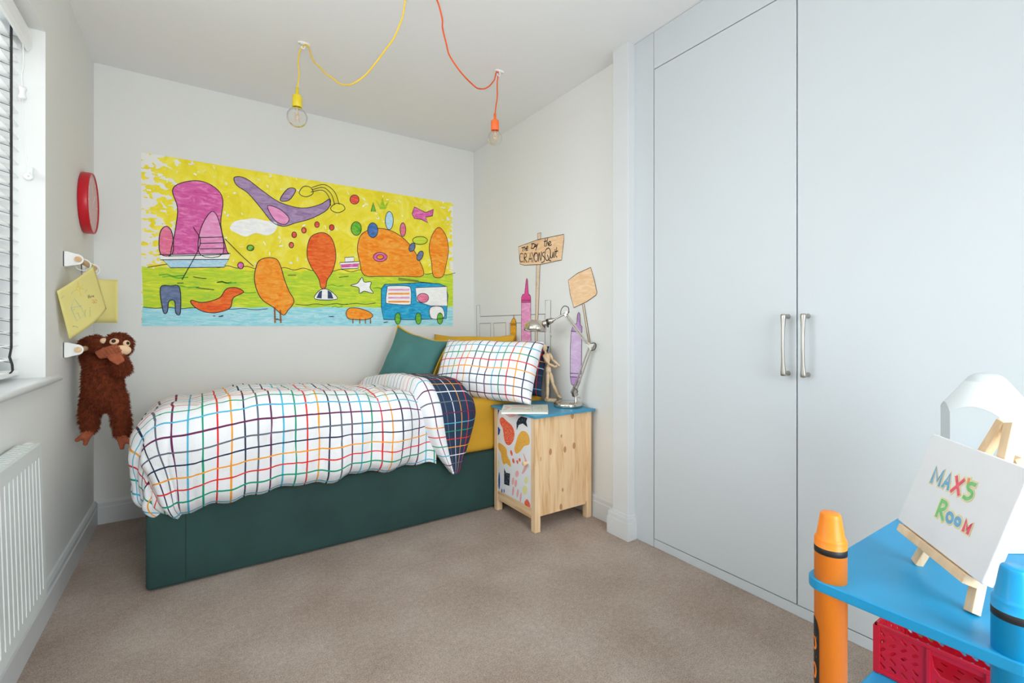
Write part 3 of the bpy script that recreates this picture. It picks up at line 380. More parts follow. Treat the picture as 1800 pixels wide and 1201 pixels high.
# skirting boards with a stepped profile
SK = [(0,0), (.018,0), (.018,.085), (.014,.09), (.014,.108), (.008,.12), (0,.12)]
def skirt(name, p0, p1, nrm):
    mb = MB(); p0 = Vector(p0); p1 = Vector(p1); n = Vector(nrm); k = len(SK)
    vs = [p0+n*a+Vector((0,0,b)) for a, b in SK]+[p1+n*a+Vector((0,0,b)) for a, b in SK]
    mb.add(vs, [(i, (i+1) % k, k+(i+1) % k, k+i) for i in range(k)]+[list(range(k)), list(range(k, 2*k))])
    return struct(mb.build(name, W_TRIM, weld=True))
skirt('baseboard_left', (XL, YN, 0), (XL, YA, 0), (1,0,0))
skirt('baseboard_back', (XL+.018, YA, 0), (XB-.018, YA, 0), (0,-1,0))
skirt('baseboard_right', (XB, YA, 0), (XB, 1.665, 0), (-1,0,0))
# boxed pilaster between bed wall and wardrobe
mb = MB(); mb.box(1.713, 1.793, 1.566, 1.664, 0, H)
for a, z0, z1 in ((.016, 0, .085), (.012, .085, .108), (.006, .108, .12)): mb.box(1.713-a, 1.793, 1.566-a, 1.664+a+.01, z0, z1)
struct(mb.build('trim_1', W_TRIM, bev=.0015))
# window sill with rounded nose
mb = MB(); mb.box(XL-RV, XL, WY0, WY1, WZ0-.022, WZ0)
mb.box(XL, XL+.018, WY0-.05, 2.40, WZ0-.022, WZ0)
nose = [(XL+.018+.013*sin(pi*i/8), WZ0-.011+.011*cos(pi*i/8)) for i in range(9)]
vs = [(x, WY0-.05, z) for x, z in nose]+[(x, 2.40, z) for x, z in nose]
mb.add(vs, [(i, i+1, 10+i, 9+i) for i in range(8)]+[list(range(9)), list(range(9, 18))], 0, False)
struct(mb.build('window_sill', W_TRIM))
# upvc window
XG = XL-RV-.03
win = empty('window_1', (XG, (WY0+WY1)/2, WZ0), None, None); win['kind'] = 'structure'
ym = (WY0+WY1)/2
one('window_frame', [(XG-.035, XG+.03, WY0, WY0+.06, WZ0, WZ1), (XG-.035, XG+.03, WY1-.06, WY1, WZ0, WZ1), (XG-.035, XG+.03, WY0, WY1, WZ0, WZ0+.06),
    (XG-.035, XG+.03, WY0, WY1, WZ1-.06, WZ1), (XG-.035, XG+.03, ym-.04, ym+.04, WZ0, WZ1)], W_TRIM, win, bev=.004)
one('pane', [(XG-.008, XG-.002, WY0+.05, ym-.03, WZ0+.05, WZ1-.05)], GLASS, win)
one('pane', [(XG-.008, XG-.002, ym+.03, WY1-.05, WZ0+.05, WZ1-.05)], GLASS, win)

# ============================================================ VENETIAN BLIND
bl = empty('venetian_blind', (-.515, 1.63, 2.05), 'white wooden venetian blind with black ladder tapes in the window', 'blind')
mb = MB()       # curved valance
pr = [(-.500, 1.985), (-.494, 1.987), (-.488, 2.0), (-.486, 2.02), (-.487, 2.045), (-.491, 2.058), (-.500, 2.06)]
vs = [(x, y, z) for y in (WY0+.02, 2.295) for x, z in pr]; k = len(pr)
mb.add(vs, [(i, (i+1) % k, k+(i+1) % k, k+i) for i in range(k)]+[list(range(k)), list(range(k, 2*k))])
mb.build('valance', W_PLAST, bl, weld=True)
one('headrail', [(-.555, -.502, WY0+.02, 2.285, 2.025, 2.07)], W_PLAST, bl)
SLAT = mat('white_slat', 'f4f5f4', .4, var=.01)
zs = [1.985-.0445*i for i in range(25)]
SX = -.543; TILT = R(4)
for i, z in enumerate(zs):
    mb = MB(); mt = Matrix.Translation((SX, 0, z)) @ Matrix.Rotation(TILT, 4, 'Y')
    mb.box(-.025, .025, WY0+.02, 2.288, -.0015, .0015, mtx=mt)
    mb.build('slat', SLAT, bl)
mb = MB(); mb.box(SX-.025, SX+.025, WY0+.02, 2.288, WZ0+.012, WZ0+.03); mb.build('bottom_rail', SLAT, bl, bev=.004)
for ty in (2.20, 1.62, 1.08):
    for sx, nm in ((.0275, 'f'), (-.0275, 'b')):
        mb = MB(); X0 = SX+sx
        pts = [(X0, 2.02), (X0, 1.9), (X0, 1.2), (X0, .955), (X0-.004, .925), (X0+.002, .90), (X0+.003, .88), (X0-.008, .862)]
        vs = []
        for x, z in pts: vs += [(x, ty-.012, z), (x, ty+.012, z)]
        mb.add(vs, [(2*a, 2*a+1, 2*a+3, 2*a+2) for a in range(len(pts)-1)])
        mb.build('ladder_tape', BLACKTAPE, bl, solid=.0012)
    mb = MB()
    for z in zs:
        for dz in (.003, -.004):
            mb.tube([(SX+.0275, ty, z+dz-.007), (SX-.0275, ty, z+dz+.007)], .0009, n=5)
    mb.build('tape_rungs', BLACKTAPE, bl)
mb = MB()
for dy_ in (0, .007): mb.tube(smooth_open([(-.50, 2.25, 2.0), (-.498, 2.252+dy_, 1.93), (-.5, 2.25-dy_, 1.88), (-.5, 2.25, 1.84)]), .0012, n=5)
mb.tube([(-.5, 2.25, 1.80), (-.499, 2.26, 1.7), (-.497, 2.29, 1.58)], .0008, n=5)
mb.build('pull_cord', W_PLAST, bl)
mb = MB(); mb.lathe([(.0001, -.021), (.009, -.02), (.0105, -.014), (.0075, -.004), (.0075, .004), (.0105, .014), (.009, .02), (.0001, .021)], mtx=Matrix.Translation((-.5, 2.25, 1.82)), n=20)
mb.build('cord_weight', W_PLAST, bl)
cl = empty('cord_cleat', (-.49, 2.31, 1.555), 'small clear plastic blind cord tensioner screwed to the window reveal', 'cord cleat')
mb = MB(); mb.box(-.502, -.486, 2.303, 2.311, 1.545, 1.585, bev=.003); mb.tube([(-.494, 2.307, 1.56), (-.494, 2.285, 1.56)], .004); mb.build('base', FROST, cl)
mb = MB(); mb.lathe([(.003, -.003), (.012, -.004), (.012, .004), (.003, .003)], mtx=Matrix.Translation((-.494, 2.29, 1.548)) @ Matrix.Rotation(R(90), 4, 'X'), n=18); mb.build('wheel', W_PLAST, cl)

# ============================================================ BUILT-IN WARDROBE
wd = empty('built_in_wardrobe', (XW, .4, 0), 'tall pale built-in wardrobe along the right side of the room', 'wardrobe')
DT, DB = 2.224, .040; g = .0022; TH = .02
ydiv = [1.449, .821, .193, -.435, -.99]
one('carcass', [(XW+TH, 2.36, YN+.002, 1.56, .0, H-.002)], mat('carcass_board', 'a9aca6', .8), wd)  # plain grey board, darker than the doors
one('filler_strip', [(XW, XW+TH, 1.449+g, 1.60, .001, H-.002)], W_WARD, wd, bev=.0008)
one('header_strip', [(XW, XW+TH, YN+.002, 1.449, DT+g, H-.002)], W_WARD, wd, bev=.0008)
one('plinth', [(XW+.001, XW+TH, YN+.002, 1.449, .001, DB-g)], W_WARD, wd, bev=.0008)
def handle(yc, par):
    mb = MB(); zc0, zc1 = 1.062, .858
    n = 24; pts = []; rs = []
    for i in range(n+1):
        t = i/n; e = abs(2*t-1)
        pts.append((XW-.034-.006*(1-e*e), yc-.001, zc0+.008+(zc1-zc0-.016)*t)); rs.append(.0052+.0056*e**3)
    rs[0] = rs[-1] = .006; pts.insert(1, (pts[0][0], yc-.001, pts[0][2]-.0025)); rs.insert(1, .0095); pts.insert(-1, (pts[-1][0], yc-.001, pts[-1][2]+.0025)); rs.insert(-1, .0095)
    mb.tube(pts, rs, n=18)
    for z in (zc0, zc1): mb.tube([(XW-.034, yc, z), (XW-.02, yc, z), (XW-.002, yc, z), (XW, yc, z)], [.0075, .0065, .0085, .009], n=16)
    return mb.build('handle', CHROME, par)
for i in range(4):
    dr = one('door', [(XW, XW+TH-.001, ydiv[i+1]+g, ydiv[i]-g, DB+g, DT-g)], W_WARD, wd, bev=.0008)
    yc = (ydiv[i+1]+.030) if i % 2 == 0 else (ydiv[i]-.036)
    handle(yc, dr)

# ============================================================ RADIATOR
ra = empty('radiator', (-.42, 1.4, .21), 'white ribbed panel radiator fixed under the window', 'radiator')
RY0, RY1, RZ0, RZ1 = .85, 1.955, .215, .672
mb = MB(); n = 33; pitch = (RY1-RY0-.03)/n; ribs = []
prof = [(RY0, 0)]
for i in range(n):
    y = RY0+.015+i*pitch; prof += [(y, 0), (y+.011, .0), (y+.0135, -.005), (y+.018, -.005), (y+.0205, 0)]
prof += [(RY1, 0)]
XR = -.383
def xr(z): return XR-.012*(z-RZ0)/(RZ1-RZ0)
zz = [(RZ0, 0), (RZ0+.03, 0), (RZ0+.045, 1), (RZ1-.05, 1), (RZ1-.035, 0), (RZ1, 0)]
vs = [(xr(z)+d*k, y, z) for z, k in zz for y, d in prof]; m_ = len(prof)
mb.add(vs, [(a*m_+b, a*m_+b+1, (a+1)*m_+b+1, (a+1)*m_+b) for a in range(5) for b in range(m_-1)], 0, False)
mb.build('front_panel', W_RAD, ra)
one('body', [(-.45, XR-.022, RY0+.01, RY1-.006, RZ0+.01, RZ1-.02)], W_RAD, ra)
one('side_cover', [(-.447, XR-.014, RY1-.004, RY1+.001, RZ0+.01, RZ1)], W_RAD, ra)
mb = MB(); mb.box(-.447, XR-.011, RY0, RY1, RZ1-.002, RZ1+.003)
for i in range(40): mb.box(-.44, -.405, RY0+.02+i*.027, RY0+.036+i*.027, RZ1+.003, RZ1+.0045)
mb.build('top_grille', W_RAD, ra)
mb = MB(); mb.lathe([(.0001, .016), (.012, .016), (.0145, .012), (.015, -.012), (.012, -.016), (.0001, -.016)], mtx=Matrix.Translation((-.428, 1.972, .662)) @ Matrix.Rotation(R(90), 4, 'X'), n=24)
mb.build('valve_cap', W_PLAST, ra)

# ============================================================ WALL CLOCK
ck = empty('wall_clock', (XL, 2.965, 1.612), 'round wall clock with a thick red rim on the window wall', 'clock')
MT = Matrix.Translation((XL, 2.965, 1.612)) @ Matrix.Rotation(R(90), 4, 'Y')
mb = MB(); mb.lathe([(.0001, .001), (.14, .001), (.143, .006), (.143, .032), (.141, .038), (.137, .038), (.135, .033), (.0001, .031)], mtx=MT, n=64); mb.build('case', RED, ck)
mb = MB(); mb.lathe([(.135, .0335), (.0001, .0335)], mtx=MT, n=64); mb.build('dial', mat('dial_pink_reflection', 'cfa9aa', .35), ck)  # pinkish reflection is put into the dial colour
Pc = lambda a, b, k: Vector((XL+.0345+k*.0005, 2.965+a, 1.612+b))
mb = MB()
for i in range(12):
    a = R(30*i); r0 = .108 if i % 3 else .098
    mb = MB(); ribbon(mb, [(sin(a)*r0, cos(a)*r0), (sin(a)*.122, cos(a)*.122)], .006, Pc, 0); mb.build('hour_mark', W_PLAST, ck)
mb = MB(); ribbon(mb, [(0,0), (.05,.045)], .006, Pc, 1); ribbon(mb, [(0,0), (-.03,.09)], .004, Pc, 1.5); ribbon(mb, [(-.01,-.02), (.0,.0)], .006, Pc, 1); mb.build('hands', W_PLAST, ck)

# ============================================================ HANGING RAILS, RINGS, PAPERS
def rail(zc, label, xo, y0=2.56, y1=2.93):
    r = empty('hanging_rail', (XL, (y0+y1)/2, zc), label, 'wall rail', 'dowel rails on the window wall')
    for y in (y0+.012, y1-.012):
        mb = MB(); pts = [(0, -.030), (0, .030)]
        arc = [(.040+.022*sin(pi*i/10), .022*cos(pi*i/10)) for i in range(11)]
        mb.poly_ext(smooth_out := ([(0, .030), (.012, .030)]+arc+[(.012, -.030), (0, -.030)]), lambda a, b, k: Vector((XL+a, y+k, zc+b)), -.003, .003)
        mb.box(XL, XL+.003, y-.003, y+.013, zc-.03, zc+.03)
        for dz in (-.02, .02): mb.lathe([(.0001, .0015), (.003, .001), (.0035, 0)], 1, 10, Matrix.Translation((XL+.003, y+.008, zc+dz)) @ Matrix.Rotation(R(90), 4, 'Y'))
        mb.build('bracket', [W_PLAST, CHROME], r)
    mb = MB(); mb.tube([(XL+xo, y0-.002, zc), (XL+xo, y1+.002, zc)], .011, n=20); mb.build('dowel', BEECH_Y, r)
    return r
rail(1.300, 'upper wooden dowel rail in white brackets, above the hanging yellow papers', .046)
rail(.932, 'lower wooden dowel rail in white brackets, holding the plush ape', .046)
def ring(y, zc, label):
    t = empty('curtain_ring', (-.41, y, zc), label, 'ring clip', 'clip rings on the upper rail')
    mb = MB(); c = Vector((XL+.046, y, zc-.012))
    mb.tube([c+Vector((.024*cos(2*pi*i/24), .004*cos(2*pi*i/24), .024*sin(2*pi*i/24))) for i in range(24)], .0028, n=8, closed=True); mb.build('ring', W_PLAST, t)
    mb = MB(); mb.box(c.x-.006, c.x+.008, y-.006, y+.006, c.z-.052, c.z-.030, bev=.002); mb.tube([c+Vector((0,0,-.026)), c+Vector((0,0,-.034))], .002, n=6); mb.build('clip', CHROME, t)
ring(2.66, 1.300, 'white ring with metal clip holding the front yellow drawing')
ring(2.875, 1.300, 'white ring with metal clip holding the rear yellow paper')
P1 = [Vector(p) for p in PAP1]
def papf(u, v, k=0):
    p = (1-u)*(1-v)*P1[0]+u*(1-v)*P1[1]+u*v*P1[2]+(1-u)*v*P1[3]
    n = (P1[1]-P1[0]).cross(P1[3]-P1[0]).normalized()
    if n.y > 0: n = -n
    return p + n*(.018*sin(pi*v)*(.4+.6*u)+k)
mb = MB(); mb.grid(lambda u, v: papf(u, v), 16, 16); pa = mb.build('drawing_paper', PAPER, solid=.0006)
tag(pa, "front yellow paper with a child's crayon drawing of a sun and house", 'paper', 'yellow papers on the rail')
cm = {'b': mat('crayon_soft_blue', '9dbcae', .9), 'y': mat('crayon_sun', 'ecc81e', .9), 'k': mat('pencil_grey', '66645a', .9), 'r': mat('crayon_coral', 'e0885a', .9), 'g': mat('crayon_soft_green', '7cba72', .9)}
mb = MB(); order = list(cm)
for c, pts in PLINES: ribbon(mb, pts, .008, lambda u, v, k: papf(u, v, .001), 0, order.index(c))
mb.build('crayon_drawing', list(cm.values()), pa)
mb = MB(); mb.grid(lambda u, v: Vector((-.407+.085*u, 2.89+.012*sin(3*u), 1.25-.205*v)), 8, 8); pb = mb.build('drawing_paper', PAPER, solid=.0006)
tag(pb, 'plain yellow paper hanging behind the drawing', 'paper', 'yellow papers on the rail')

# ============================================================ MURAL
PM = lambda a, b, k: Vector((a, YA-.0012-k*.0004, b))
keys = list(PAINT); mb = MB()
x0, x1, z0, z1 = -.262, 1.612, 1.035, 1.974
nx = 60
mb.grid(lambda u, v: PM(x0+(x1-x0)*u, z0+(z1-z0)*v, 0), 40, 20, keys.index('sky'), False, lambda u, v: (u, v))
rr = random.Random(3)
mb.box(x0, x1, YA-.0010, YA, z0, z1, keys.index('white'))
for i, (c, sm, ol, pts) in enumerate(MURAL):
    P = smooth_closed(pts, 4) if sm else pts
    kk = 1+i*.12
    mb.add([PM(a, b, kk) for a, b in P], [list(range(len(P)))], keys.index(c))
    if ol: ribbon(mb, P, .0045, PM, kk+.5, keys.index('ink'), True)
for q_, pts in enumerate(MLINES): ribbon(mb, smooth_open(pts, 4), .004, PM, 1.38 if q_ < 3 else 14, keys.index('ink'))
for i in range(46):       # wave and ripple strokes
    x = rr.uniform(x0+.03, 1.2); z = rr.choice([rr.uniform(1.15, 1.32), rr.uniform(1.05, 1.12)]); w = rr.uniform(.04, .12)
    c = 'green' if z > 1.14 else 'paleblue'
    ribbon(mb, [(x, z), (x+w*.3, z+.006), (x+w*.6, z-.003), (x+w, z+.004)], .007, PM, 1.35, keys.index(c))
for i in range(70):       # unpainted flecks
    x = rr.uniform(x0+.05, x1-.08); z = rr.uniform(1.4, 1.96); a = rr.uniform(0, 3); l = rr.uniform(.008, .022)
    ribbon(mb, [(x, z), (x+l*cos(a), z+l*sin(a))], rr.uniform(.003, .008), PM, .5, keys.index('white'))
mu = mb.build('wall_mural', list(PAINT.values()))
tag(mu, 'wide painted yellow, green and blue seaside mural on the wall above the bed', 'mural')

# ============================================================ WALL DRAWINGS BESIDE THE HEAD OF THE BED
PB = lambda a, b, k: Vector((XB-.0012-k*.0004, a, b))
CARD = painted('card_peach', 'eec9a0', 'e6b98c', 'f4d8b8', 9, (1,1,4)); STICK = painted('stick_tan', 'e4cdb4', 'd8bc9c')
CP = [painted('lilac_body', 'd8bce0', 'd0b0dc', 'e0ccec'), painted('pink_body', 'ec9cc8', 'e488bc', 'f4b8d8'), painted('ochre_body', 'e8a828', 'dc981c', 'f0b840'), painted('lilac_tip', 'c89cd8', 'bc8ccc'), painted('pink_tip', 'e4569c', 'd84890')]
mb = MB()
for pts in HEAD: ribbon(mb, pts, .004, PB, 0)
tag(mb.build('headboard_drawing', mat('pencil_line', '6c6c72', .9)), 'thin black line drawing of a panelled headboard on the wall behind the pillows', 'wall drawing')
def decal(name, label, fills, lines, mats):
    mb = MB()
    for k, (mi, pts) in enumerate(fills):
        mb.add([PB(a, b, 1+k*.5) for a, b in pts], [list(range(len(pts)))], mi); ribbon(mb, pts, .0035, PB, 2.2+k*.5, len(mats), True)
    for pts in lines: ribbon(mb, pts, .0035, PB, 4, len(mats))
    return tag(mb.build(name, mats+[INK]), label, 'wall drawing')
decal('crayon_drawing', 'small ochre yellow crayon drawn on the wall above the pillow', [(0, YC[0])], YC[1:], [CP[2]])
decal('crayon_drawing', 'tall pink crayon drawn on the wall beside the lamp shade', [(0, PC[0]), (1, PCT)], PC[1:], [CP[1], CP[4]])
decal('crayon_drawing', 'lilac crayon drawn on the wall behind the lamp arm', [(0, LC[0]), (1, LCB), (1, LCT)], LC[1:], [CP[0], CP[3]])
s1 = decal('placard_drawing', 'drawn placard on a stick lettered THE DAY the CRAYONS Quit', [(1, POST1[1]), (1, POST1[0]), (0, SIGN1)], [], [CARD, STICK])
mb = MB()
for pts in TXT: ribbon(mb, smooth_open(pts, 3) if len(pts) > 3 else pts, .006, PB, 5)
mb.build('lettering', INK, s1)
decal('placard_drawing', 'blank peach placard drawn on a thin stick, right of the lettered one', [(1, POST2), (0, smooth_closed(SIGN2, 1))], [], [CARD, STICK])
# ============================================================ BED
BX0, BX1, BY0, BY1 = -.172, 1.765, 2.272, 3.195
bed = empty('divan_bed', ((BX0+BX1)/2, (BY0+BY1)/2, 0), 'single divan bed base covered in dark green velvet', 'bed')
mb = MB(); mb.box(BX0, BX1, BY0, BY1, .004, .325, bev=.018); mb.build('base', VELVET, bed)
mb = MB(); mb.tube([(-.045, BY0-.0005, .02), (-.045, BY0-.0005, .31)], .0016, n=6); mb.build('seam', mat('dark_green_seam', '1d3634', .9), bed)
mt_ = MB(); mt_.box(BX0+.01, BX1-.005, BY0+.006, BY1-.002, .325, .622, bev=.035); 
ms = tag(mt_.build('mattress', MUST), 'thick mattress in a plain mustard yellow fitted sheet on the green base', 'mattress')

# duvet: cloth coordinates s (along the bed) and t (across, growing towards the room)
DX0, DY0, RAD = -.052, 2.345, .145
def sst(a, b, x):
    t = max(0, min(1, (x-a)/(b-a))); return t*t*(3-2*t)
def ztop(x, y): return .730-.055*sst(2.55, 3.2, y)-.040*sst(.35, .98, x)-.03*(1-sst(-.07, .2, x))
def drape(s, t, off=0.):
    """s: X metres of cloth; t: metres of cloth measured from Y=DY0, positive towards the room"""
    ds = max(0, DX0-s); dt = max(0, t); cx = max(s, DX0); cy = DY0-min(t, 0)
    z0 = ztop(cx, cy)
    if ds <= 0 and dt <= 0: return Vector((cx, cy, z0+off))
    p = 3.2; d = (ds**p+dt**p)**(1/p); h = math.hypot(ds, dt); nx, ny = -ds/h, -dt/h
    L = RAD*pi/2
    if d < L: a = d/RAD; ho = RAD*sin(a); dz = RAD*(1-cos(a)); na = a
    else: ho = RAD; dz = RAD+(d-L); na = pi/2
    return Vector((cx+nx*(ho+off*sin(na)), cy+ny*(ho+off*sin(na)), z0-dz+off*cos(na)))
S0, S1, T0, TD = -.435, 1.01, -.84, .50
DEND = .492
def duvet(u, v):
    s = S0+(S1-S0)*u; t = T0+(TD-T0)*v
    ds = max(0, DX0-s)/(DX0-S0)*DEND if s < DX0 else 0; DF = DEND-.010*sst(-.05, .25, s)-.044*sst(.3, .95, s); dt = max(0, t)/TD*DF if t > 0 else 0
    sd = DX0-ds if s < DX0 else s; td = dt if t > 0 else t
    p = 3.2; d = (ds**p+dt**p)**(1/p)
    off = .0
    side = d/(DEND if ds > dt else DF)
    q = Vector((s*2.2, t*2.2, 3.1))
    off += .020*noise.noise(q)+.010*noise.noise(q*2.7)
    off += .030*sin(pi*min(1, side))**1 if side > 0 else 0
    # soft vertical drapery folds on the hanging sides
    if side > 0:
        w = (s if dt > ds else t)
        off += .009*side*sin(w*27+3*noise.noise(Vector((w*2, 0, 7))))+.005*side*sin(w*61+1.3)
    # creases of the cloth
    off += .009*abs(noise.noise(Vector((s*5+t*2, t*4-s, 9))))*2-.006
    c = noise.noise(Vector((s*9, t*3.5, 21))); off -= .010*max(0, .22-abs(c))/.22*sst(-.1, .15, side+.3)*.6
    # hem curls under
    drop = 0
    if side > .86:
        k = min(1.3, (side-.86)/.14); off -= .055*k*k; drop = -.006*k
    # settles flat towards the turned-down end
    e = sst(.84, .97, s); off = off*(1-e)-.02*e
    if s > .5: off -= .02*max(0, 1-abs(s-(.70+.12*t))/.05)*(1 if t < .1 else .6)*sst(-.8, -.3, t+.4)
    # towards the wall the duvet slides down
    wl = sst(-.72, -.84, t); 
    P = drape(sd, td, off); P.z += drop - .10*wl
    hemw = .012*sin(s*21+1)+.008*sin(s*47) if dt > ds else .010*sin(t*17)
    if side > .5: P.z += hemw*(side-.5)*1.6
    return P
dv = empty('duvet', (.4, 2.7, .7), 'puffy white duvet with a multicoloured check, turned down at the pillow end', 'duvet')
mb = MB(); mb.grid(duvet, 190, 170, 0, True, lambda u, v: (S0+(S1-S0)*u-.150, (-(T0+(TD-T0)*v)+.02)*.94+.158), flip=True)
cov = mb.build('check_cover', PLAID, dv, solid=.012)
# turned-down end : white border strip and navy lining, lying over the duvet
TL_ = .50
def tip(t): return max(0, min(1, (t-.05)/(TL_-.05)))
def xl(t): return .885+.03*sst(-.8, -.3, t)-.02*sst(-.7,-.8,t)+.175*tip(t)**2.2
def xm(t): return .965+.035*sst(-.8, -.1, t)+.085*tip(t)**1.4
def xr_(t): return 1.13+.085*sst(-.8, -.2, t)+.025*sst(-.2, .1, t)-.105*max(0, (t-.2)/(TL_-.2))**1.5
def flap(u, t):
    """u 0..1 border strip, 1..2 navy lining"""
    if u < 1: x = xl(t)+(xm(t)-xl(t))*u
    else: x = xm(t)+(xr_(t)-xm(t))*(u-1)
    hgt = .060 if t < 0 else .060-.022*sst(0, .4, t)
    if u < .35: off = -.028+(hgt+.028)*sin(pi/2*u/.35)
    elif u < 1: off = hgt+.006*sin(pi*(u-.35)/.65)
    else:
        k = u-1; off = hgt*(1-.12*k)-(.085 if t < .12 else .06)*max(0, (k-.62)/.38)**2.2
    off += .007*noise.noise(Vector((x*6, t*5, 2)))+.003*noise.noise(Vector((x*17, t*14, 5)))
    off *= 1-.3*tip(t)
    tt = t
    P = drape(x, tt, off)
    P.z -= .05*sst(-.72, -.84, t)
    return P
def tt_(v): return T0+.005+(TL_-T0)*v
mb = MB(); mb.grid(lambda u, v: flap(u*.999, tt_(v)), 16, 130, 0, True, lambda u, v: (u*.096+.002, tt_(v)+.9), flip=True); mb.build('border', PLAIDB, dv, solid=.008)
mb = MB(); mb.grid(lambda u, v: flap(1+u, tt_(v)), 26, 130, 0, True, lambda u, v: (u*.225+.02, tt_(v)+.9), flip=True); mb.build('turned_back_lining', PLAIDN, dv, solid=.008)

# ============================================================ PILLOWS
def pillow_fn(w, h, th, seed, pin=.05, wr=.006):
    def f(u, v, side):
        a, b = 2*u-1, 2*v-1
        ex = 1-pin*(1-abs(b)**2.2)*abs(a)**6; ey = 1-pin*1.2*(1-abs(a)**2.4)*abs(b)**6
        t = (max(0, 1-abs(a)**2.6)*max(0, 1-abs(b)**2.6))**.52
        n = noise.noise(Vector((a*2.2, b*1.8, seed)))*.8+noise.noise(Vector((a*6, b*5, seed+4)))*.3
        edge = max(abs(a), abs(b))
        return Vector((a*w/2*ex, b*h/2*ey, side*(th/2*t*(1+.18*n))+wr*n*(1-edge)+.008*sin(a*7+seed)*edge**4))
    return f
def pillow(name, w, h, th, m, c, u, up, seed, parent=None, uvo=(0,0), **k):
    f = pillow_fn(w, h, th, seed, **k)
    c, u, up = Vector(c), Vector(u).normalized(), Vector(up).normalized()
    up = (up-u*up.dot(u)).normalized(); nn = u.cross(up)
    T = lambda p: c+u*p.x+up*p.y+nn*p.z
    mb = MB()
    for sd in (1, -1): mb.grid(lambda a, b: T(f(a, b, sd)), 56, 44, 0, True, lambda a, b: (a*w+uvo[0], -b*h+uvo[1]), flip=sd < 0)
    o = mb.build(name, m, parent)
    bm = bmesh.new(); bm.from_mesh(o.data); bmesh.ops.remove_doubles(bm, verts=bm.verts, dist=1e-5); bm.to_mesh(o.data); bm.free()
    return o, T, f
def dirv(a, b): return Vector(b)-Vector(a)
# mustard pillow at the very back
o, T, f = pillow('pillow', .68, .40, .13, MUST, (1.545, 2.86, .785), (.42, -.80, 0), (.30, .16, .94), 2, pin=.07)
tag(o, 'mustard yellow pillow standing at the back behind the green cushion', 'pillow', 'pillows at the head of the bed')
o, T, f = pillow('pillow', .62, .31, .12, PLAIDN, (1.60, 2.50, .765), (.36, -.93, 0), (.28, .11, .95), 5)
tag(o, 'navy checked pillow, mostly hidden behind the white checked pillow', 'pillow', 'pillows at the head of the bed')
o, T, f = pillow('pillow', .685, .375, .20, PLAID, (1.402, 2.378, .777), (.44, -.90, 0), (.40, .20, .90), 9, uvo=(.02, .03))
tag(o, 'white pillow with multicoloured checks, in front at the head of the bed', 'pillow', 'pillows at the head of the bed')
cu = empty('cushion', (1.17, 2.95, .70), 'square teal green velvet cushion with yellow piping, leaning at the wall', 'cushion')
o, T, f = pillow('cover', .41, .40, .15, TEAL, (1.175, 2.945, .800), (.58, -.76, -.24), (.37, .06, .93), 14, cu, pin=.14)
mb = MB(); pts = []
for k in range(40): pts.append(f(k/40, 0, 1))
for k in range(40): pts.append(f(1, k/40, 1))
for k in range(40): pts.append(f(1-k/40, 1, 1))
for k in range(40): pts.append(f(0, 1-k/40, 1))
mb.tube([T(Vector((p.x*1.022, p.y*1.022, p.z))) for p in pts], .0055, n=8, closed=True); mb.build('piping', PIPING, cu)

# ============================================================ BEDSIDE CABINET
CX0, CX1, CY0, CY1, CZ = 1.386, 1.766, 1.872, 2.260, .573
cb = empty('bedside_cabinet', ((CX0+CX1)/2, (CY0+CY1)/2, 0), 'pine bedside cabinet with a blue top and patterned door', 'cabinet')
LG = .034
for x, y in ((CX0, CY0), (CX0, CY1-LG), (CX1-LG, CY0), (CX1-LG, CY1-LG)): one('leg', [(x, x+LG, y, y+LG, 0, CZ)], PINE_L, cb, bev=.0015)
one('side_panel', [(CX0+LG, CX1-LG, CY0+.004, CY0+.02, .076, CZ)], PINE, cb)
one('side_panel', [(CX0+LG, CX1-LG, CY1-.02, CY1-.004, .076, CZ)], PINE, cb)
one('back_panel', [(CX1-.012, CX1-.004, CY0+LG, CY1-LG, .076, CZ)], PINE, cb)
one('bottom_panel', [(CX0+.02, CX1-.01, CY0+.02, CY1-.02, .078, .094)], PINE_R, cb)
one('bottom_rail', [(CX0+.002, CX0+.02, CY0+LG, CY1-LG, .062, .113)], PINE_R, cb, bev=.001)
one('cabinet_top', [(1.370, 1.777, 1.853, 2.264, CZ, .586)], BLUETOP, cb, bev=.0012)
DW = mat('white_door_laminate', 'eeeff2', .45, var=.005)
mb = MB(); mb.box(CX0+.003, CX0+.019, CY0+LG+.001, CY1-LG-.001, .115, CZ-.003)
dk = list(DOORP); PD = lambda a, b, k: Vector((CX0+.003-.0006-k*.0002, a, b))
for i, (c, sm, pts) in enumerate(DOOR):
    P = smooth_closed(pts, 4) if sm else pts
    P = [(max(CY0+LG+.002, min(CY1-LG-.002, a)), min(b, CZ-.006)) for a, b in P]
    mb.add([PD(a, b, i*.02) for a, b in P], [list(range(len(P)))], 1+dk.index(c))
dr = mb.build('door', [DW]+list(DOORP.values()), cb)
mb = MB(); mb.lathe([(.0001, .030), (.010, .030), (.0125, .027), (.012, .022), (.007, .010), (.0075, 0)], mtx=Matrix.Translation((CX0+.003, 1.937, .335)) @ Matrix.Rotation(R(-90), 4, 'Y'), n=24)
mb.build('door_knob', BEECH, dr)

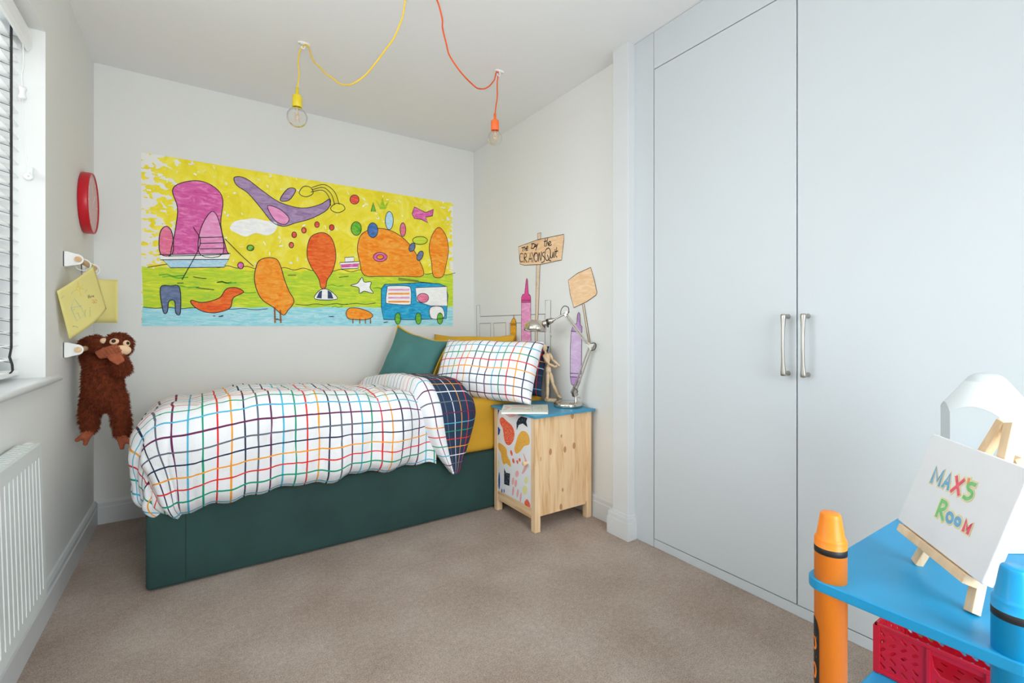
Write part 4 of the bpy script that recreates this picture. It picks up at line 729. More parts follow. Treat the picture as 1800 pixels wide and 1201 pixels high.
# ============================================================ BOOK
A_, B_, C_, D2 = Vector((1.395, 2.175, 0)), Vector((1.60, 2.045, 0)), Vector((1.462, 1.862, 0)), Vector((1.262, 1.995, 0))
bk = empty('picture_book', (1.43, 2.02, .587), 'pale picture book lying on the blue cabinet top', 'book')
def slab(name, z0, z1, ins, m):
    c = (A_+B_+C_+D2)/4; q = [c+(p-c)*(1-ins) for p in (A_, B_, C_, D2)]
    mb = MB(); vs = [(p.x, p.y, z) for z in (z0, z1) for p in q]
    mb.add(vs, [(3,2,1,0),(4,5,6,7),(0,1,5,4),(1,2,6,5),(2,3,7,6),(3,0,4,7)]); return mb.build(name, m, bk)
PG = mat('cream_cover', 'd6d6c8', .5, var=.01)
slab('back_cover', .5866, .5886, 0, PG); slab('pages', .5886, .5960, .03, mat('page_edges', 'f0f2f4', .8)); fc = slab('front_cover', .5960, .5980, 0, PG)
PK = lambda a, b, k: Vector((*((D2+(C_-D2)*a+(A_-D2)*b).xy), .5985+k*.0001))
mb = MB(); bc = ['e8935a', 'd8584c', '6478a8', '9cc08c', 'c8a8c0', '8c8c84']; bm_ = [mat('cover_'+c, c, .6) for c in bc]
for i, (y, x1_, c) in enumerate(((.78, .55, 0), (.64, .57, 1), (.42, .47, 2), (.28, .5, 3))): ribbon(mb, [(.22, y), (x1_*.6, y+.01), (x1_, y)], .03, PK, i*.1, c)
ribbon(mb, [(.66, .88), (.65, .5), (.67, .15)], .008, PK, 0, 5); ribbon(mb, [(.84, .8), (.87, .5), (.87, .15)], .008, PK, 0, 3)
for x, y, c in ((.73, .7, 4), (.80, .6, 3), (.72, .45, 4), (.79, .42, 3), (.08, .7, 1), (.1, .45, 1), (.07, .3, 1), (.14, .6, 1), (.58, .3, 1), (.52, .25, 0)):
    ribbon(mb, [(x-.02, y), (x+.02, y+.02)], .04, PK, 0, c)
mb.build('cover_drawing', bm_, fc)

# ============================================================ WOODEN MANNEQUIN
mx, my, mz = 1.735, 2.19, .5866
mn = empty('wooden_mannequin', (mx, my, mz), "jointed wooden artist's mannequin striding on a round base beside the lamp", 'mannequin')
ER = Vector((.832, -.555, 0)); EF = Vector((-.555, -.832, 0))
def Mp(x, z, f=0): return Vector((mx, my, mz))+ER*x+EF*f+Vector((0,0,z))
def seg(p0, p1, r0, r1, bulge=1.15, k=10):
    mb = MB(); p0 = Vector(p0); p1 = Vector(p1); pts = []; rs = []
    for i in range(k+1):
        t = i/k; r = (r0+(r1-r0)*t)*(1+(bulge-1)*sin(pi*t)); 
        e = min(t, 1-t); r *= min(1, .35+e*5)
        pts.append(p0+(p1-p0)*t); rs.append(r)
    mb.tube(pts, rs, n=14); return mb
mb = MB(); mb.lathe([(.0001, .0), (.036, 0), (.0375, .002), (.0375, .014), (.036, .016), (.0001, .016)], mtx=Matrix.Translation((mx, my, mz)), n=40); mb.build('base', BEECH, mn)
hip = .165
def mpart(name, mb): return mb.build(name, BEECH, mn)
mb = MB(); sph(mb, Mp(-.033, .315, .0), .0155, sq=(.85, .85, 1.35), n=12); mpart('head', mb)
mpart('neck', seg(Mp(-.031, .30), Mp(-.026, .278), .006, .006))
mb = seg(Mp(-.026, .284), Mp(-.016, .220), .020, .013, 1.25); sph(mb, Mp(-.014, .212), .009, n=8); mpart('torso', mb)
mb = seg(Mp(-.014, .208), Mp(-.012, .168), .014, .017, 1.1); mpart('pelvis', mb)
def limb(nm, pts, r):
    for i in range(len(pts)-1):
        mb = seg(pts[i], pts[i+1], r*(1-.12*i), r*(.85-.12*i)); sph(mb, pts[i], r*.8, n=6)
        mb.build(nm[i], BEECH, mn)
# near arm (left in view), far arm
limb(['upper_arm', 'forearm', 'hand'], [Mp(-.040, .268, .012), Mp(-.010, .222, .022), Mp(.022, .206, .030), Mp(.038, .212, .034)], .0085)
limb(['upper_arm', 'forearm', 'hand'], [Mp(-.004, .280, -.012), Mp(.014, .243, -.014), Mp(.046, .216, -.012), Mp(.056, .206, -.010)], .0085)
limb(['thigh', 'shin', 'foot'], [Mp(-.016, .166, .006), Mp(-.018, .092, .008), Mp(-.019, .024, .008), Mp(-.026, .019, .022)], .0105)
limb(['thigh', 'shin', 'foot'], [Mp(.000, .166, -.004), Mp(.016, .098, 0), Mp(.046, .032, .0), Mp(.066, .018, .008)], .0105)

# ============================================================ DESK LAMP
lx, ly, lz = 1.695, 1.985, .586
lp = empty('desk_lamp', (lx, ly, lz), 'polished nickel swing-arm desk lamp on the bedside cabinet', 'lamp')
E_ = Vector((.55, -.835, 0))*1.08; N_ = Vector((.835, .55, 0))
def Lp(a, z, n=0): return Vector((lx, ly, 0))+E_*a+N_*n+Vector((0,0,z))
mb = MB(); mb.lathe([(.0001, 0), (.073, 0), (.077, .002), (.079, .008), (.079, .018), (.076, .024), (.068, .027), (.0001, .029)], mtx=Matrix.Translation((lx, ly, lz)), n=64); mb.build('base', POLISH, lp)
pv = Lp(.040, .672)
mb = MB(); mb.tube([Lp(.042, .612), Lp(.042, .625), Lp(.042, .63), Lp(.042, .655)], [.009, .009, .006, .006], n=16); mb.tube([Lp(.042, .638, 0), Lp(.062, .640, 0)], .003); sph(mb, Lp(.064, .640), .006, n=8)
mb.box(-.014, .016, -.010, .010, -.014, .022, mtx=Matrix.Translation(Lp(.036, .660)) @ Matrix.Rotation(R(-20), 4, 'Y')); mb.build('post', CHROME, lp)
el = Lp(.118, .922)
def rods(name, a0, a1, sep, m=CHROME, lat=.009):
    mb = MB()
    for n in (-lat, lat):
        for s_ in (-sep, sep):
            mb.tube([a0+E_*s_+N_*n, a1+E_*s_+N_*n], .0030, n=10)
    return mb.build(name, m, lp)
rods('lower_arm', Lp(.034, .668), Lp(.117, .918), .0075)
mb = MB()
for n in (-.012, .012):      # coil springs low on the arm
    a0, a1 = Lp(.020, .664, n), Lp(.052, .735, n); ax = (a1-a0); u_ = ax.orthogonal().normalized(); w_ = ax.normalized().cross(u_)
    mb.tube([a0+ax*(i/220)+(u_*cos(i*.7)+w_*sin(i*.7))*.0045 for i in range(221)], .0011, n=5)
mb.build('spring', CHROME, lp)
mb = MB()
mb.poly_ext([(-.022, .012), (.020, .014), (.004, -.022)], lambda a, b, k: el+E_*a+Vector((0,0,b))+N_*k, -.010, .010)
for a, b in ((-.018, .008), (.016, .010), (.004, -.016)): mb.tube([el+E_*a+Vector((0,0,b))-N_*.014, el+E_*a+Vector((0,0,b))+N_*.014], .0045, n=12)
mb.build('elbow_bracket', CHROME, lp)
hd = Lp(-.008, 1.092)
rods('upper_arm', Lp(.106, .930), hd+Vector((0,0,-.002)), .0065)
mb = MB(); mb.tube([hd+E_*.006+Vector((0,0,.012)), hd+E_*-.022, Lp(-.062, 1.074)], [.008, .006, .005], n=12); mb.tube([hd-N_*.014, hd+N_*.014], .007, n=12)
mb.tube([hd+E_*.004+Vector((0,0,.014))-N_*.012, hd+E_*.004+Vector((0,0,.014))+N_*.012], .007, n=12); mb.build('head_joint', CHROME, lp)
sc_ = Lp(-.178, 1.002)       # rim centre of the shade
ax = (Lp(-.060, 1.073)-Lp(-.135, 1.043)).normalized()
mb = MB(); a0 = Lp(-.134, 1.044); mb.tube([a0, a0+ax*.02, a0+ax*.021, a0+ax*.036, a0+ax*.037, a0+ax*.058, a0+ax*.062, a0+ax*.078], [.017, .017, .0155, .0155, .017, .016, .010, .006], n=24); mb.build('socket_housing', CHROME, lp)
mb = MB(); mb.tube([a0+ax*.026, a0+ax*.038], .0178, n=24); mb.tube([a0+ax*.03, a0+ax*.03+Vector((0,0,-.03))], .006, n=10); mb.build('switch', BLACK, lp)
mb = MB(); pr = [(.064, 0), (.064, .018), (.062, .030), (.055, .045), (.044, .056), (.028, .063), (.012, .066), (.0001, .0665)]
mb.lathe(pr, mtx=Matrix.Translation(sc_) @ Matrix.Rotation(R(4), 4, 'Y'), n=64); mb.build('lamp_shade', POLISH, lp, solid=.0012)
mb = MB(); sph(mb, sc_+Vector((0,0,.024)), .02, n=10); mb.build('bulb', W_PLAST, lp)
mb = MB(); mb.tube([a0+ax*.03+Vector((0,0,-.018)), Lp(-.094, .99), Lp(-.088, .974)], .0018, n=8); sph(mb, Lp(-.088, .974), .0035, n=6); mb.build('tilt_lever', CHROME, lp)
mb = MB(); mb.tube(smooth_open([Lp(-.062, 1.078), Lp(-.040, 1.088), Lp(-.036, 1.12), Lp(-.020, 1.142), Lp(.002, 1.134), Lp(.006, 1.105)], 6), .0022, n=8); mb.build('cable', BLACK, lp)
mb = MB(); mb.tube(smooth_open([Lp(.118, .935), Lp(.140, .940, -.01), Lp(.152, .928, -.03), Lp(.148, .908, -.04), Lp(.130, .900, -.02), Lp(.120, .90)], 6), .0022, n=8); mb.build('cable', BLACK, lp)
mb = MB(); mb.tube(smooth_open([Lp(.03, .70, -.012), Lp(.055, .678, -.014), Lp(.05, .668, -.012)], 4), .002, n=6); mb.build('cable', BLACK, lp)

# ============================================================ PENDANT LIGHTS
def pendant(pre, cord, drop, plate, cm_, sm_, label, sr, br):
    base = Vector(drop[-1]); t = empty('pendant_light', plate, label, 'pendant light', 'cable pendants')
    mb = MB(); mb.tube(smooth_open([Vector(p) for p in cord[:-1]]+[Vector(cord[-1])], 5), .0034, n=10); mb.build('swag_cord', cm_, t)
    mb = MB(); mb.tube(smooth_open([Vector(p) for p in drop], 5), .0033, n=10); mb.build('drop_cord', cm_, t)
    x, y, z = plate; mb = MB()
    mb.lathe([(.0001, 0), (.028, 0), (.028, -.003), (.024, -.006), (.0001, -.007)], mtx=Matrix.Translation((x, y, z)) @ Matrix.Diagonal((1, .55, 1, 1)), n=32)
    mb.tube(smooth_open([(x, y, z-.006), (x+.004, y, z-.016), (x+.001, y, z-.026), (x-.008, y, z-.026), (x-.010, y, z-.018)], 5), .0028, n=8); mb.build('ceiling_hook', W_PLAST, t)
    mb = MB()
    for d in (-.019, .019):
        mb = MB(); mb.lathe([(.0001, -.0078), (.003, -.007), (.0035, -.005)], mtx=Matrix.Translation((x+d, y, z)), n=10); mb.build('screw', CHROME, t)
    bx, by, bz = base; mb = MB()
    mb.lathe([(.0001, .0), (.0075, 0), (.0078, -.028), (.0095, -.034), (.020, -.040), (.0225, -.045), (.0232, -.098), (.022, -.099), (.0195, -.096), (.019, -.085), (.0001, -.085)], mtx=Matrix.Translation(base) @ Matrix.Diagonal((sr, sr, sr, 1)), n=36); mb.build('lamp_holder', sm_, t)
    mb = MB(); zc = -.100*sr-br*.98
    prof = [(.0125*sr, -.086*sr), (.0135*sr, -.100*sr)]
    for i in range(19):
        a = R(20+160*i/18); prof.append((max(.0001, br*sin(a)), zc+br*cos(a)))
    mb.lathe(prof, mtx=Matrix.Translation(base), n=48); bu = mb.build('bulb', BULB, t)
    mb = MB()
    mb.tube([base+Vector((0,0,-.088*sr)), base+Vector((0,0,zc+.012))], .004*sr, n=8); 
    for k in range(4):
        a = k*pi/2+.4; mb.tube([base+Vector((.011*cos(a)*sr, .011*sin(a)*sr, zc+.022*sr)), base+Vector((.012*cos(a)*sr, .012*sin(a)*sr, zc-.020*sr))], .0011, n=6, m=1)
    mb.build('filament', [mat('stem_glass', 'cfc8bc', .2), FILA], bu)
pendant('yellow', YCORD, YDROP, (.421, 2.448, 2.4), YCORDM, YSOCK, 'yellow cable pendant with a clear globe bulb hanging from the ceiling', .98, .047)
pendant('orange', OCORD, ODROP, (1.34, 2.13, 2.4), OCORDM, OSOCK, 'orange cable pendant with a clear globe bulb hanging from the ceiling', .93, .039)
mb = MB(); rp = (Vector(YCORD[-1])+Vector(OCORD[-1]))/2
mb.lathe([(.0001, 0), (.055, 0), (.055, -.012), (.048, -.024), (.0001, -.026)], mtx=Matrix.Translation((rp.x, rp.y, H)), n=48)
tag(mb.build('ceiling_rose', W_PLAST), 'white round ceiling rose where the yellow and orange cables meet', 'ceiling rose')
# ============================================================ PLUSH APE
OM = Vector((-.350, 2.752, .742)); RM = Vector((.832, -.555, 0)); FM = Vector((-.14, -.99, 0)).normalized()
def K(px, py, f=0): return OM + RM*((px-180)*.00248) + Vector((0, 0, -(py-690)*.00248)) + FM*f
ap = empty('plush_ape', (-.35, 2.75, .47), 'rusty brown plush ape hugging the lower dowel rail with hand on mouth', 'soft toy')
def blob(pairs):
    mb = MB()
    for (p0, r0), (p1, r1) in pairs:
        n = max(2, int((p1-p0).length/.012))
        for i in range(n+1):
            t = i/n; sph(mb, p0+(p1-p0)*t, r0+(r1-r0)*t, n=8)
    return mb
def remeshed(name, mb, m, parent, vox=.006, it=6, tuft=0, tl=.013, disp=0):
    o = mb.build('tmp', m); md = o.modifiers.new('r', 'REMESH'); md.mode = 'VOXEL'; md.voxel_size = vox
    sm = o.modifiers.new('s', 'SMOOTH'); sm.iterations = it; sm.factor = .5
    dg = bpy.context.evaluated_depsgraph_get(); me = bpy.data.meshes.new_from_object(o.evaluated_get(dg))
    bpy.data.objects.remove(o)
    vs = [v.co.copy() for v in me.vertices]; ns = [v.normal.copy() for v in me.vertices]; fs = [list(p.vertices) for p in me.polygons]
    if disp: vs = [v+n*disp*noise.noise(v*45) for v, n in zip(vs, ns)]
    out = MB(); out.add(vs, fs, 0, True)
    rr = random.Random(11)
    for k in range(tuft):
        f = rr.choice(fs); w = [rr.random() for _ in f]; s_ = sum(w)
        p = sum((vs[a]*b for a, b in zip(f, w)), Vector())/s_; n = ns[f[0]]
        d = (n*.75+Vector((rr.uniform(-.45, .45), rr.uniform(-.45, .45), rr.uniform(-.9, .25)))).normalized()
        q = n.cross(Vector((rr.uniform(-1,1), rr.uniform(-1,1), rr.uniform(-1,1)))).normalized()*.0016
        L = tl*rr.uniform(.6, 1.2); mid = p+d*L*.55-Vector((0,0,.0015)); e = p+d*L-Vector((0,0,.005))
        out.add([p-q, p+q, mid+q*.7, mid-q*.7, e], [(0,1,2,3), (3,2,4)], 0, True)
    bpy.data.meshes.remove(me)
    return out.build(name, m, parent)
body = blob([((K(172, 640, .0), .058), (K(178, 682, .01), .072)), ((K(178, 682, .01), .072), (K(180, 700, .005), .066)),
    ((K(160, 702, .015), .042), (K(155, 730, .02), .036)), ((K(155, 730, .02), .036), (K(155, 752, .02), .031)),
    ((K(199, 700, .0), .040), (K(208, 735, .0), .033)), ((K(208, 735, .0), .033), (K(211, 764, .0), .029)),
    ((K(160, 632, .0), .046), (K(150, 608, .01), .030)), ((K(150, 607, .01), .030), (K(170, 603, .045), .031)), ((K(170, 603, .045), .031), (K(179, 611, .056), .024)),
    ((K(196, 642, .0), .040), (K(215, 650, .025), .031)), ((K(215, 650, .025), .031), (K(214, 635, .05), .025)),
    ((K(190, 628, .0), .040), (K(200, 612, .005), .048)), ((K(203, 609, .0), .052), (K(204, 607, .0), .052))])
remeshed('body', body, FUR, ap, .0065, 5, 16000, .0135, .004)
# face: cream mask round the eyes and muzzle
hd_ = K(204, 609, .0); fd = (RM*.62+FM*.78-Vector((0,0,.12))).normalized(); fr = fd.cross(Vector((0,0,1))).normalized()*-1
if fr.dot(RM) < 0: fr = -fr
fu = Vector((0,0,1)); HR = .053
def HP(a, b, out=0):
    d = fd*cos(a)*cos(b)+fr*sin(a)*cos(b)+fu*sin(b); return hd_+d*(HR+out), d
def patch(mb, a, b, ra_, rb_, out, m=0, depth=.006):
    c, d = HP(R(a), R(b), out); x = fr-d*fr.dot(d); x.normalize(); y = d.cross(x)
    M_ = Matrix((( x.x, y.x, d.x, c.x), (x.y, y.y, d.y, c.y), (x.z, y.z, d.z, c.z), (0,0,0,1)))
    n = 12; prof = [(sin(pi/2*i/n), cos(pi/2*i/n)) for i in range(n+1)]
    mb.lathe([(max(1e-4, r), z) for r, z in prof], m, 24, M_ @ Matrix.Diagonal((ra_, rb_, depth, 1)))
mb = MB(); patch(mb, -30, 24, .017, .015, .003, depth=.009); patch(mb, 16, 15, .014, .015, .003, depth=.009); patch(mb, -2, -16, .034, .024, .002, depth=.018); mb.build('face', CREAM, ap)
EYE = [mat('glossy_black_eye', '0c0a0a', .08), mat('dark_brown_iris', '5a3018', .3)]
mb = MB(); patch(mb, -30, 24, .0085, .0085, .0100, 1, .004); patch(mb, -30, 24, .0066, .0066, .0120, 0, .005); mb.build('eye', EYE, ap)
mb = MB(); patch(mb, 17, 15, .007, .0075, .0100, 1, .004); patch(mb, 17, 15, .0054, .0058, .0120, 0, .005); mb.build('eye', EYE, ap)
mb = MB(); patch(mb, -82, 22, .014, .016, .004, 0, .014); mb.build('ear', CREAM, ap)
def palm(name, wrist, tipv, nrm, w, fingers, spread, parent, thumb=None, r=.0085):
    wrist, tipv, nrm = Vector(wrist), Vector(tipv), Vector(nrm).normalized(); ax = tipv-wrist; L = ax.length; ax.normalize(); sd = ax.cross(nrm).normalized()
    pr_ = []
    for i in range(fingers):
        o = (i-(fingers-1)/2)/max(1, (fingers-1)/2)
        pr_.append(((wrist+sd*o*w*.28, r*1.25), (wrist+ax*L*.5+sd*o*w*.5, r*1.1)))
        e = ax+sd*o*spread; e.normalize(); ln = L*(.52-.07*abs(o)-.03*o)
        k0 = wrist+ax*L*.5+sd*o*w*.5; pr_.append(((k0, r*1.05), (k0+e*ln+nrm*-.006, r*.72)))
    if thumb: pr_.append(((wrist+ax*L*.15, r*1.1), (wrist+ax*L*.15+Vector(thumb), r*.8)))
    return remeshed(name, blob(pr_), FELT, parent, .0032, 2)
# hands: one over the mouth, fingers side by side, the other below it
palm('hand', K(182, 624, .082), K(217, 615, .094), FM*.9+Vector((0,0,-.3)), .034, 4, .10, ap, thumb=RM*.004+Vector((0,0,.022)), r=.0088)
palm('hand', K(216, 636, .075), K(202, 620, .090), FM, .034, 4, .12, ap, thumb=RM*-.026+Vector((0,0,.006)), r=.0078)
palm('foot', K(156, 762, .03), K(143, 780, .05), FM, .030, 2, .75, ap, r=.0125)
palm('foot', K(210, 772, .01), K(222, 787, .04), FM, .030, 2, .70, ap, r=.0125)

# ============================================================ CRAYON-LEG TABLE
TZ = .55
tb = empty('crayon_leg_table', (1.26, .28, 0), 'small sky blue side table whose legs are giant coloured crayons', 'table')
def plate(name, x0, x1, y0, y1, z0, z1, r, m):
    pts = []
    for cx, cy, a0 in ((x1-r, y1-r, 0), (x0+r, y1-r, 90), (x0+r, y0+r, 180), (x1-r, y0+r, 270)):
        for i in range(9): a = R(a0+i*90/8); pts.append((cx+r*cos(a), cy+r*sin(a)))
    mb = MB(); mb.poly_ext(pts, lambda a, b, k: Vector((a, b, k)), z0, z1); return mb.build(name, m, tb, bev=.0025)
plate('table_top', .957, 1.585, .125, .436, TZ-.020, TZ, .030, TABLE)
plate('lower_shelf', .957, 1.585, .125, .436, .215, .235, .030, TABLE)
def crayon(x, y, m, nm):
    mb = MB(); r = .0262
    pr = [(.0001, 0), (r, 0), (r, .600), (r+.0002, .6001), (r+.0002, .6115), (r, .6116), (r, .6245), (r-.001, .6275), (r-.0025, .629), (r-.0035, .6305), (.0172, .668), (.0163, .6718), (.0150, .6735), (.0001, .6735)]
    ms_ = [0]*13; ms_[3] = 1; ms_[2] = 1; ms_[4] = 1
    mb.lathe(pr, mtx=Matrix.Translation((x, y, 0)), mats=ms_, n=64); return mb.build('crayon_leg', [m, BLACK], tb)
lo = crayon(.985, .400, ORANGE, 'o'); lo['label'] = 'orange crayon leg with black oval logo'
crayon(.985, .160, BLUEC, 'b')['label'] = 'blue crayon leg'
crayon(1.550, .400, YELC, 'y')['label'] = 'yellow crayon leg'
crayon(1.550, .160, GREENC, 'g')['label'] = 'green crayon leg'
def PCy(a, b, k): # wrap on the orange leg: a = arc metres, b = height
    rr_ = .0264+k*.0002; t = R(128)+a/.0262; return Vector((.985+rr_*cos(t), .400+rr_*sin(t), b))
mb = MB(); zc_, hl, hw = .335, .142, .0150
pts = []
N_c = 40
def oval(b):
    e = abs(b-zc_)/hl; return hw*min(1, math.sqrt(max(0, 1-max(0, (e-.78)/.22)**2)))
mb.grid(lambda u, v: PCy((2*u-1)*max(.0004, oval(zc_-hl+2*hl*v)), zc_-hl+2*hl*v, 1), 10, 60, 0)
GL = {'C': [[(.9,.8),(.6,1),(.2,.8),(.05,.5),(.2,.15),(.6,0),(.9,.2)]], 'r': [[(.2,0),(.2,.65)],[(.2,.4),(.5,.65),(.8,.6)]],
 'a': [[(.8,.65),(.3,.65),(.1,.3),(.3,0),(.7,.1),(.8,.3)],[(.8,.65),(.85,0)]], 'y': [[(.1,.65),(.45,.05)],[(.85,.65),(.4,-.35),(.1,-.35)]],
 'o': [[(.5,.65),(.1,.45),(.1,.15),(.5,0),(.85,.15),(.85,.45),(.5,.65)]], 'l': [[(.5,1),(.5,0)]]}
z = zc_-.118; 
for ch in 'Crayola':
    wd_ = .036 if ch != 'l' else .016
    for st in GL[ch]:
        q = [(-(-.0075+yy*.0155), z+xx*wd_*.85) for xx, yy in st]
        ribbon(mb, smooth_open(q, 4) if len(q) > 2 else q, .0042, PCy, 3, 1)
    z += wd_
mb.build('logo', [BLACK, ORANGE], lo)

# ============================================================ RED CRATE
X0c, X1c, Y0c, Y1c, Z0c, Z1c = 1.288, 1.458, .155, .428, .2365, .347
ct = empty('plastic_crate', (1.42, .29, Z0c), 'red slotted plastic crate on the lower shelf of the blue table', 'crate')
def holed(name, w, h, holes, tf, parent, th=.003):
    bm = bmesh.new(); es = []
    for lp_ in [[(0,0),(w,0),(w,h),(0,h)]]+holes:
        vs = [bm.verts.new((a, b, 0)) for a, b in lp_]
        for i in range(len(vs)): es.append(bm.edges.new((vs[i], vs[(i+1) % len(vs)])))
    bmesh.ops.triangle_fill(bm, use_beauty=True, use_dissolve=False, edges=es, normal=(0,0,1))
    bm.verts.index_update()
    mb = MB(); mb.add([tf(v.co.x, v.co.y) for v in bm.verts], [[v.index for v in f.verts] for f in bm.faces]); bm.free()
    return mb.build(name, CRATE, parent, solid=th)
def slot(cx, cy, L, wd_, ang):
    c, s_ = cos(ang), sin(ang); a, b = L/2, wd_/2; q = [(-a+b*.6, -b), (a-b*.6, -b), (a, 0), (a-b*.6, b), (-a+b*.6, b), (-a, 0)]
    return [(cx+x*c-y*s_, cy+x*s_+y*c) for x, y in q]
def side_holes(w, h, handle_):
    hs = []; n = int(w/.0185)
    for i in range(n):
        x = (i+.5)*w/n
        if abs(x-w/3) < .006 or abs(x-2*w/3) < .006: continue
        for j in range(5):
            y = .020+j*.0180
            if y > h-.014: continue
            if handle_ and w*.33 < x < w*.67 and y > h*.42: continue
            hs.append(slot(x, y, .0150, .0062, R(-42) if j % 4 in (2, 3) else R(42)))
    if handle_:
        a, b, y0_, y1_ = w*.35, w*.65, h*.50, h*.84
        hs.append([(a, y1_), (a+.004, y0_+.012), (a+.014, y0_), (b-.014, y0_), (b-.004, y0_+.012), (b, y1_)])
    return hs
W_, H_, D_w = Y1c-Y0c, Z1c-Z0c, X1c-X0c
for X_, in ((X0c,), (X1c,)):
    p_ = holed('long_side', W_, H_, side_holes(W_, H_, True), lambda a, b, X_=X_: Vector((X_, Y0c+a, Z0c+b)), ct)
for Y_ in (Y0c, Y1c):
    holed('short_side', D_w, H_, side_holes(D_w, H_, False), lambda a, b, Y_=Y_: Vector((X0c+a, Y_, Z0c+b)), ct)
fl = []
for i in range(9):
    for j in range(5): fl.append(slot(.022+i*.0285, .025+j*.03, .016, .004, R(25)))
holed('crate_bottom', W_, D_w, fl, lambda a, b: Vector((X0c+b, Y0c+a, Z0c+.003)), ct)
mb = MB(); e = .004
for z0_, z1_ in ((Z1c-.007, Z1c+.001), (Z0c, Z0c+.009)):
    mb.box(X0c-e, X0c+e*.5, Y0c-e, Y1c+e, z0_, z1_); mb.box(X1c-e*.5, X1c+e, Y0c-e, Y1c+e, z0_, z1_)
    mb.box(X0c-e, X1c+e, Y0c-e, Y0c+e*.5, z0_, z1_); mb.box(X0c-e, X1c+e, Y1c-e*.5, Y1c+e, z0_, z1_)
mb.build('rim', CRATE, ct, bev=.001)
for yy in (Y0c+W_/3, Y0c+2*W_/3): one('rib', [(X0c-.0045, X0c+.002, yy-.003, yy+.003, Z0c+.009, Z1c-.007)], CRATE, ct); one('rib', [(X1c-.002, X1c+.0045, yy-.003, yy+.003, Z0c+.009, Z1c-.007)], CRATE, ct)
for xx in (X0c, X1c):
    for yy in (Y0c, Y1c): one('corner_post', [(xx-.006, xx+.006, yy-.006, yy+.006, Z0c, Z1c-.004)], CRATE, ct)

# ============================================================ CANVAS AND EASEL
TH_ = R(18.4); BLc = Vector((1.234, .375, .612)); Uc = Vector((-.766, -.643, 0)); Vc = Vector((.643*sin(TH_), -.766*sin(TH_), cos(TH_))); Nc = Uc.cross(Vc)
if Nc.dot(Vector((-.64, .77, 0))) < 0: Nc = -Nc
CW, CH, CT = .262, .198, .017
cv_ = empty('canvas_sign', BLc+Uc*CW/2, "white stretched canvas lettered MAX'S ROOM standing on a small easel", 'canvas')
Mc = Matrix(((Uc.x, Vc.x, Nc.x, BLc.x), (Uc.y, Vc.y, Nc.y, BLc.y), (Uc.z, Vc.z, Nc.z, BLc.z), (0,0,0,1)))
mb = MB(); mb.box(0, CW, .001, CH, -CT, 0, mtx=Mc, bev=.0025); mb.build('stretched_canvas', CANVAS, cv_)
mb = MB(); PN = lambda a, b, k: BLc+Uc*a+Vc*b+Nc*(.0003+k*.0002)
LC_ = {'b': mat('pencil_blue', '7cb4d4', .85, var=.12, scale=120), 'r': mat('pencil_red', 'ee6a7c', .85, var=.12, scale=120), 'g': mat('pencil_green', '86cc86', .85, var=.12, scale=120), 'o': mat('pencil_orange', 'f0a070', .85)}
lk = list(LC_)
for i, (c, cl_, pts) in enumerate(LETTERS):
    q = smooth_closed(pts, 3) if cl_ else (smooth_open(pts, 4) if (c == 'g' and len(pts) > 3) else [Vector(p) for p in pts])
    ribbon(mb, q, .0125, PN, 1+i*.01, 4, bool(cl_)); ribbon(mb, q, .0092, PN, 2+i*.01, 5, bool(cl_)); ribbon(mb, q, .0072, PN, 3+i*.01, lk.index(c), bool(cl_))
mb.build('lettering', list(LC_.values())+[mat('pencil_yellow', 'f2e088', .85), mat('canvas_face', 'eef0f4', .85)], cv_)
es = empty('tabletop_easel', (1.17, .25, TZ), 'small pine tabletop easel holding the lettered canvas', 'easel')
def bar(name, p0, p1, w, d, m, side=None):
    p0, p1 = Vector(p0), Vector(p1); ax = (p1-p0).normalized(); s_ = (Vector(side) if side else Uc); s_ = (s_-ax*s_.dot(ax)).normalized(); n = ax.cross(s_)
    mb = MB(); vs = [p+s_*a*w/2+n*b*d/2 for p in (p0, p1) for a, b in ((-1,-1), (1,-1), (1,1), (-1,1))]
    mb.add(vs, [(3,2,1,0), (4,5,6,7), (0,1,5,4), (1,2,6,5), (2,3,7,6), (3,0,4,7)]); return mb.build(name, m, es, bev=.001)
back = -Nc; back = Vector((.643, -.766, 0))
apx = Vector((1.196, .204, .852))
f1 = Vector((1.190, .330, TZ+.001)); f2 = Vector((1.058, .222, TZ+.001))
bar('front_leg', f1, apx-Uc*.010, .020, .013, BEECH); bar('front_leg', f2, apx+Uc*.010, .020, .013, BEECH)
bar('rear_leg', apx+back*.016-Vector((.008,-.004,.060)), Vector((1.262, .135, TZ+.001)), .018, .012, BEECH)
l0 = BLc+Uc*.018+Vector((0,0,-.009)); l1 = BLc+Uc*.232+Vector((0,0,-.009))
bar('canvas_ledge', l0-Nc*.008, l1-Nc*.008, .030, .016, BEECH, Nc)
bar('crossbar', f1+(apx-f1)*.30+Nc*-.012, f2+(apx-f2)*.30+Nc*-.012, .010, .012, BEECH, Vc)

